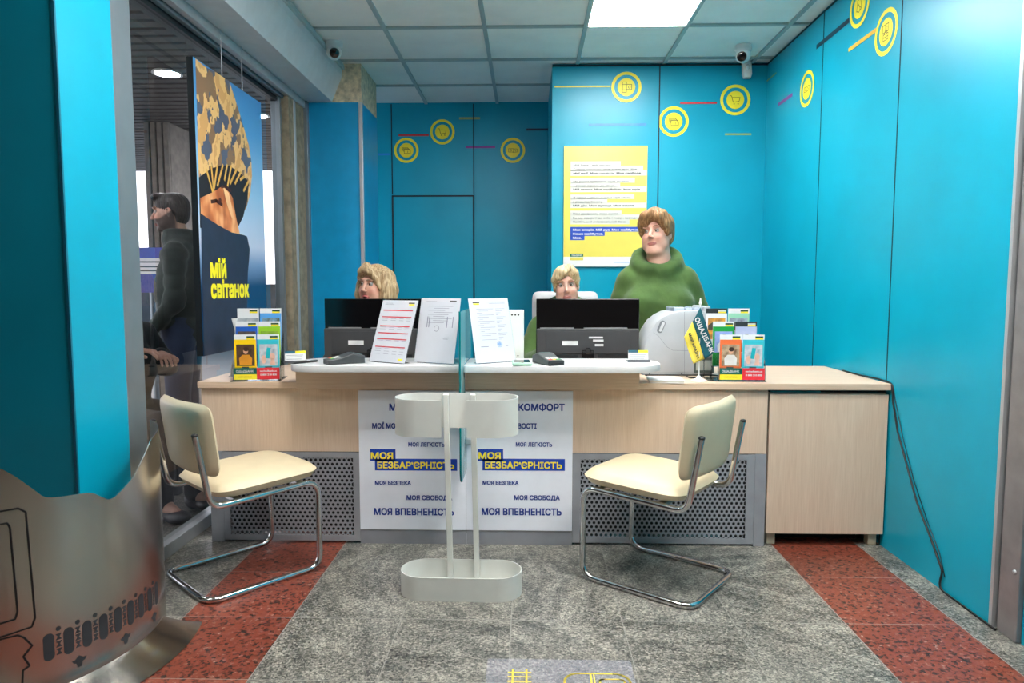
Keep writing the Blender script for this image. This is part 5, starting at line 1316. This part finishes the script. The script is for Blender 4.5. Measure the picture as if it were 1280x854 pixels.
def person(name_label, loc, rz, hc, hrot, hscale, w, full, seated, girth, skin, lip, iris, gaze, style, hair, brow, top_m, trouser_m, arms, hooded=True, quilt=False, mouth=0.0, beard=None, shoe=(40, 40, 44), neckz=None, sh=.16, cat='person', lashes=True):
    """loc: where the figure stands or sits; local axes face -Y. hc: head centre; arms: per side (shoulder, elbow, wrist, hand target)"""
    t = thing('person', name_label, cat, loc, R(rz))
    Mh = Matrix.Translation(hc) @ Euler([R(q) for q in hrot]).to_matrix().to_4x4() @ Matrix.Scale(hscale, 4)
    hz = hc[2]; sz = hz - .215 * hscale if neckz is None else neckz       # shoulder height
    pel = .52 if seated else .92 * (hz + .115) / 1.70
    hip = [(s * .09, 0, pel - .02) for s in (-1, 1)]
    if seated: legs = [[h, (h[0] * 1.25, -.42, .50), (h[0] * 1.2, -.40, .09)] for h in hip]
    else: legs = [[h, (h[0] * 1.05, -.02, .48), (h[0] * 1.1, .02, .08)] for h in hip]
    # --- one continuous body
    xs = axis(-.56, .56, .0032, .013, [(hc[0] - .12, hc[0] + .12)]); ys = axis(-.62 if seated else -.35, .34, .0032, .013, [(hc[1] - .15, hc[1] + .14)]); zs = axis(-.01, hz + .16, .0032, .013, [(hz - .16, hz + .13)])
    F = Field(xs, ys, zs); head_field(F, Mh, w, full, 1.0, 1.0, mouth)
    F.cone(I4, (hc[0] * .7, hc[1] + .04, hz - .13), (0, .02, sz), .052, .06, .03)
    F.chain(I4, [(0, .02, sz - .18), (0, .01, (sz + pel) / 2 - .04), (0, 0, pel)], [.10 * girth, .105 * girth, .11 * girth], .05)
    F.cone(I4, (-sh, .015, sz - .05), (sh, .015, sz - .05), .040, .040, .05)
    for (a, b, c, h) in arms: F.chain(I4, [a, b, c], [.042, .034, .027], .03)
    for L in legs:
        F.chain(I4, L, [.075 * girth, .052, .038], .03); F.cone(I4, L[2], (L[2][0], L[2][1] - .13, .035), .036, .026, .03)
    parts = [F.mesh()]
    for i, (a, b, c, h) in enumerate(arms): parts.append(hand_mesh(look(c, h), -1 if i == 0 else 1))
    body = field_obj('body', parts, skin_m, t, lambda V: head_colour(V, Mh, w, skin, lip, mouth, beard))
    eyes(t, Mh, w, iris, gaze, brow, lashes)
    field_obj('hair', [hair_field(Mh, style, w)], hair, t)
    # --- top
    g = girth; xs = np.arange(-.52, .52, .0085, dtype=np.float32); ys = np.arange(-.55, .36, .0085, dtype=np.float32); zs = np.arange(pel - .16, sz + .18, .0085, dtype=np.float32)
    F = Field(xs, ys, zs); z0, z1 = pel - .04, sz
    F.ell(I4, (0, .005, z1 - .17), (.165 * g, .118 * g, .19), .05); F.ell(I4, (0, -.01 * g, (z0 + z1) / 2 - .03), (.165 * g, .13 * g, .19), .06); F.ell(I4, (0, 0, z0 + .03), (.168 * g, .132 * g, .14), .06)
    F.cone(I4, (-sh, .012, sz - .045), (sh, .012, sz - .045), .062 * (g ** .5), .062 * (g ** .5), .06)
    F.cone(I4, (-.075, .015, sz - .005), (.075, .015, sz - .005), .058, .058, .05); F.ell(I4, (0, -.02, sz - .04), (.12, .085, .06), .05)
    if not quilt:
        for s in (-1, 1): F.ell(I4, (s * .075 * g, -.085 * g, z1 - .20), (.078 * g, .07 * g, .085), .05)
    for (a, b, c, h) in arms:
        c2 = Vector(b).lerp(Vector(c), .96); F.chain(I4, [a, b, tuple(c2)], [.062 * g ** .6, .052 * g ** .6, .040], .045)
    if hooded:
        n = 16; rx, ry = .100 + .05 * (g - 1), .090 + .03 * (g - 1); ring_ = [(hc[0] * .6 + rx * math.sin(2 * math.pi * i / n), .015 + hc[1] * .5 - ry * math.cos(2 * math.pi * i / n), sz + .046 - .054 * math.cos(2 * math.pi * i / n)) for i in range(n + 1)]
        F.chain(I4, ring_, [.023 + .017 * (1 - math.cos(2 * math.pi * i / n)) / 2 for i in range(n + 1)], .035)
        F.ell(I4, (.02, .130, sz - .005), (.125, .062, .10), .04); F.cone(I4, (-.07, .07, sz + .07), (.07, .07, sz + .07), .03, .03, .03)
        F.cone(I4, (0, -.125 - .04 * (g - 1), sz + .045), (0, -.13 - .04 * (g - 1), sz - .045), .026, .003, .012, cut=True)
    else:
        n = 12; ring_ = [(hc[0] * .6 + .066 * math.sin(2 * math.pi * i / n), .02 + hc[1] * .5 - .066 * math.cos(2 * math.pi * i / n), sz + .05 + (.03 if quilt else 0)) for i in range(n + 1)]
        F.chain(I4, ring_, [.019] * (n + 1), .04)
        if quilt:
            ring2 = [(x, y, z - .04) for x, y, z in ring_]; F.chain(I4, ring2, [.024] * (n + 1), .03)
    if quilt: F.warp(lambda X, Y, Z: (.006 * np.abs(np.cos(Z * math.pi / .085)) ** 6 + X * 0 + Y * 0).astype(np.float32))
    else: F.warp(lambda X, Y, Z: (.0035 * np.sin(X * 34 + Z * 21 + 2 * np.sin(Z * 17)) * np.sin(Z * 26 - X * 15 + Y * 9)).astype(np.float32))
    top = field_obj('jacket' if quilt else ('hoodie' if hooded else 'sweater'), [F.mesh()], top_m, t)
    # --- trousers and shoes
    F = Field(np.arange(-.4, .4, .012, dtype=np.float32), np.arange(-.62 if seated else -.3, .3, .012, dtype=np.float32), np.arange(0.03, pel + .16, .012, dtype=np.float32))
    F.ell(I4, (0, 0, pel), (.155 * g, .122 * g, .12), .05)
    for L in legs: F.chain(I4, L, [.095 * g ** .7, .068, .056], .03)
    field_obj('trousers', [F.mesh()], trouser_m, t).modifiers[0].iterations = 6
    for L in legs:
        F = Field(np.arange(L[2][0] - .09, L[2][0] + .09, .008, dtype=np.float32), np.arange(L[2][1] - .25, L[2][1] + .12, .008, dtype=np.float32), np.arange(-.005, .16, .008, dtype=np.float32))
        F.ell(I4, (L[2][0], L[2][1] + .01, .05), (.044, .055, .052), .02); F.ell(I4, (L[2][0], L[2][1] - .10, .034), (.046, .09, .036), .02)
        F.ell(I4, (L[2][0], L[2][1] - .04, -.06), (.2, .3, .062), .004, cut=True)
        field_obj('shoe', [F.mesh()], mat('shoe_%d' % shoe[0], shoe, .5), t)
    return t, Mh, top
olive = m_cloth('olive_green_fleece', (73, 99, 53)); dark_tr = m_cloth('dark_trousers', (38, 42, 52)); navy_kn = m_cloth('dark_teal_knit', (22, 44, 48)); jeans = m_cloth('dark_denim', (34, 48, 74)); puffer = m_cloth('black_green_puffer', (36, 46, 42), .15); black_cl = m_cloth('black_cloth', (22, 23, 25))

# standing woman behind the right end of the desk
SW = at_y(822, 300, 4.12)
t, Mh, top = person('person standing behind the desk in a green hoodie, short auburn hair, looking aside', (SW.x + .005, 4.12, 0), -6, (-.012, -.03, 1.513), (-4, -4, -27), .96, 1.03, 1.0, False, 1.26,
    (222, 172, 152), (186, 106, 102), (74, 76, 70), (-.35, -.12), 'layered', m_hair('auburn_hair', (92, 64, 42), (140, 102, 66), (184, 146, 102)), (120, 84, 58), olive, dark_tr,
    [((-.175, .02, 1.225), (-.262, .04, .98), (-.23, -.15, .84), (-.20, -.30, .83)), ((.175, .02, 1.225), (.272, .04, .98), (.25, -.15, .86), (.2, -.3, .83))], sh=.138, neckz=1.31)
# seated women
RW = at_y(708, 360, 4.10)
person('person sitting behind the monitor in a green hoodie, cropped pale blond hair, facing forward', (RW.x + .01, 4.13, 0), 0, (-.012, -.035, 1.213), (3, -5, -3), .95, .98, .12, True, 1.08,
    (224, 180, 162), (184, 112, 108), (72, 68, 60), (0, -.02), 'pixie', m_hair('pale_blond_hair', (158, 130, 92), (214, 190, 148), (238, 222, 188)), (150, 116, 84), olive, dark_tr,
    [((-.175, .0, .955), (-.245, -.08, .76), (-.14, -.33, .835), (-.10, -.42, .805)), ((.175, .0, .955), (.24, -.08, .76), (.14, -.33, .835), (.10, -.42, .805))], sh=.145)
LWm = at_y(468, 360, 4.10)
person('person sitting behind the monitor with an ash blond bob, mouth open, looking aside', (LWm.x - .0, 4.13, 0), 0, (.0, -.035, 1.215), (1, 3, -25), .98, .97, .25, True, 1.05,
    (222, 172, 152), (194, 92, 92), (66, 62, 56), (-.3, .1), 'bob', m_hair('ash_blond_hair', (112, 86, 60), (176, 150, 114), (212, 190, 156)), (128, 98, 76), navy_kn, dark_tr,
    [((-.170, .0, .955), (-.24, -.08, .76), (-.14, -.33, .835), (-.10, -.42, .805)), ((.170, .0, .955), (.24, -.08, .76), (.14, -.33, .835), (.10, -.42, .805))], hooded=False, sh=.142, mouth=.006)
# man beyond the glass
person('person with dark hair and beard in a dark quilted jacket standing beyond the window', (-2.17, 4.30, 0), -78, (.0, -.05, 1.665), (6, 0, 0), 1.0, 1.0, 0, False, 1.12,
    (206, 160, 138), (170, 104, 98), (60, 50, 44), (0, -.1), 'crop', m_hair('dark_hair', (18, 15, 14), (34, 28, 25), (56, 46, 40)), (36, 30, 28), puffer, jeans,
    [((-.20, .02, 1.40), (-.235, .02, 1.12), (-.20, -.14, .92), (-.18, -.3, .85)), ((.20, .02, 1.40), (.235, .02, 1.12), (.20, -.14, .92), (.18, -.3, .85))], hooded=False, quilt=True, beard=(46, 36, 32), sh=.17, lashes=False)
# seated figure beyond the glass, hand forward
person('person in black clothes sitting on a bench beyond the window, one hand held forward', (-2.22, 3.68, 0), 70, (.0, -.03, 1.19), (16, 0, 0), .98, 1.0, 0, True, 1.05,
    (206, 158, 136), (170, 104, 98), (60, 50, 44), (0, -.2), 'crop', m_hair('black_hair', (12, 11, 11), (24, 21, 20), (40, 34, 32)), (36, 30, 28), black_cl, black_cl,
    [((-.175, .0, .94), (-.22, -.10, .76), (-.09, -.20, .88), (-.03, -.32, .87)), ((.175, .0, .94), (.22, -.10, .76), (.08, -.22, .84), (.02, -.34, .83))], hooded=False, sh=.145, lashes=False)

# office chairs behind the seated women
def office_chair(label, loc, rz, top_z):
    t = thing('office_chair', label, 'chair', loc, R(rz))
    wl = mat('pale_grey_upholstery', (206, 208, 214), .5, var=.015)
    bm = cushion(.42, top_z - .56, .045, .03, 26, 26, dome=.2, curve=.03, e=14.0)
    bmesh.ops.transform(bm, matrix=Matrix.Translation((0, .25, (top_z + .56) / 2)) @ Matrix.Rotation(R(94), 4, 'X') @ Matrix.Rotation(math.pi, 4, 'Y'), verts=bm.verts); obj('backrest', bm, wl, t, 60)
    bm = cushion(.48, .46, .08, .05, dome=.3); bmesh.ops.transform(bm, matrix=Matrix.Translation((0, 0, .385)), verts=bm.verts); obj('seat', bm, wl, t, 60)
    bm = NB(); tube(bm, fillet([(0, .0, .34), (0, .24, .34), (0, .29, .60)], .06), .018, 10); obj('back_bracket', bm, black, t, 50)
    bm = NB(); cyl(bm, .024, .10, .35, 18); obj('column', bm, black, t, 40)
    bm = NB()
    for i in range(5): a = R(72 * i + 18); tube(bm, [(0, 0, .10), (.28 * math.cos(a), .28 * math.sin(a), .075)], [.024, .016], 8)
    b_ = obj('star_base', bm, black, t, 50)
    for i in range(5):
        a = R(72 * i + 18); bm = NB(); cyl(bm, .027, -.02, .02, 16, Matrix.Translation((.28 * math.cos(a), .28 * math.sin(a), .0275)) @ Matrix.Rotation(a, 4, 'Z') @ Matrix.Rotation(math.pi / 2, 4, 'X')); obj('caster', bm, black, b_, 40)
office_chair('pale office chair behind the cropped blond seated woman', (.222, 4.16, 0), -3, 1.175)
office_chair('pale office chair behind the seated woman with the ash blond bob', (LWm.x + .02, 4.16, 0), 2, 1.118)

# things beyond the glass
t = thing('bench', 'plain grey bench beyond the window under the seated person', 'bench', (-2.22, 3.68, 0))
bm = NB(); box(bm, -.22, .22, -.36, .30, .395, .43, .006); obj('seat', bm, conc, t)
for y in (-.28, .22):
    bm = NB(); box(bm, -.2, .2, y - .03, y + .03, 0, .395, .004); obj('leg', bm, alu_dark, t)
t = thing('sign_board', 'blue and white sign board on a post beyond the window', 'sign', (-2.86, 5.2, 0))
bm = NB(); box(bm, -.16, .16, -.008, .008, 1.16, 1.50, .003); obj('panel', bm, mat('sign_blue', (44, 60, 150), .4), t)
bm = NB(); rect(bm, -.16, .16, 1.30, 1.42, FR((0, -.009, 0))); p_ = obj('white_band', bm, white_pl, t)
bm = NB()
for z, x in ((1.385, .13), (1.35, .12), (1.32, .07)): rect(bm, -x, x, z, z + .012, FR((0, -.0096, 0)))
obj('text_line', bm, dk_print, p_)
bm = NB(); flat(bm, circ(.03, 18, (.06, 1.23)), FR((0, -.0096, 0))); obj('round_mark', bm, yellow, t)
bm = NB(); cyl(bm, .02, 0, 1.18, 14, Matrix.Translation((0, .02, 0))); cyl(bm, .16, 0, .012, 28); obj('post', bm, alu, t, 40)
bm = NB(); box(bm, -14, 3, 13, 13.2, 0, 1.25); struct('wall_outside', bm, mat('far_dark_hedge_wall', (36, 48, 58), .9, var=.3, nscale=3))
# ================================================================== CAMERA, WORLD, VIEW
cd = bpy.data.cameras.new('camera'); cam = bpy.data.objects.new('camera', cd); C.objects.link(cam)
cd.sensor_width = 36; cd.lens = F_PX / 1280 * 36; cd.clip_start = .05
cam.location = CAM_O; cam.rotation_euler = CAM_ROT.to_euler(); scene.camera = cam
wd = bpy.data.worlds.new('overcast_sky'); scene.world = wd; wd.use_nodes = True
nt = wd.node_tree; bg = nt.nodes['Background']
tc = nt.nodes.new('ShaderNodeTexCoord'); nz = nt.nodes.new('ShaderNodeTexNoise'); nz.inputs['Scale'].default_value = 2
rp = nt.nodes.new('ShaderNodeValToRGB'); rp.color_ramp.elements[0].color = lin((206, 204, 216)); rp.color_ramp.elements[1].color = lin((238, 234, 240))
nt.links.new(tc.outputs['Generated'], nz.inputs['Vector']); nt.links.new(nz.outputs['Fac'], rp.inputs['Fac']); nt.links.new(rp.outputs['Color'], bg.inputs['Color'])
bg.inputs['Strength'].default_value = SKY
vs = scene.view_settings; vs.view_transform = 'Standard'; vs.look = 'None'; vs.gamma = 1; vs.use_curve_mapping = False; vs.exposure = EXPO
scene.cycles.use_denoising = True
scene.cycles.max_bounces = 10; scene.cycles.transparent_max_bounces = 16; scene.cycles.sample_clamp_indirect = 6
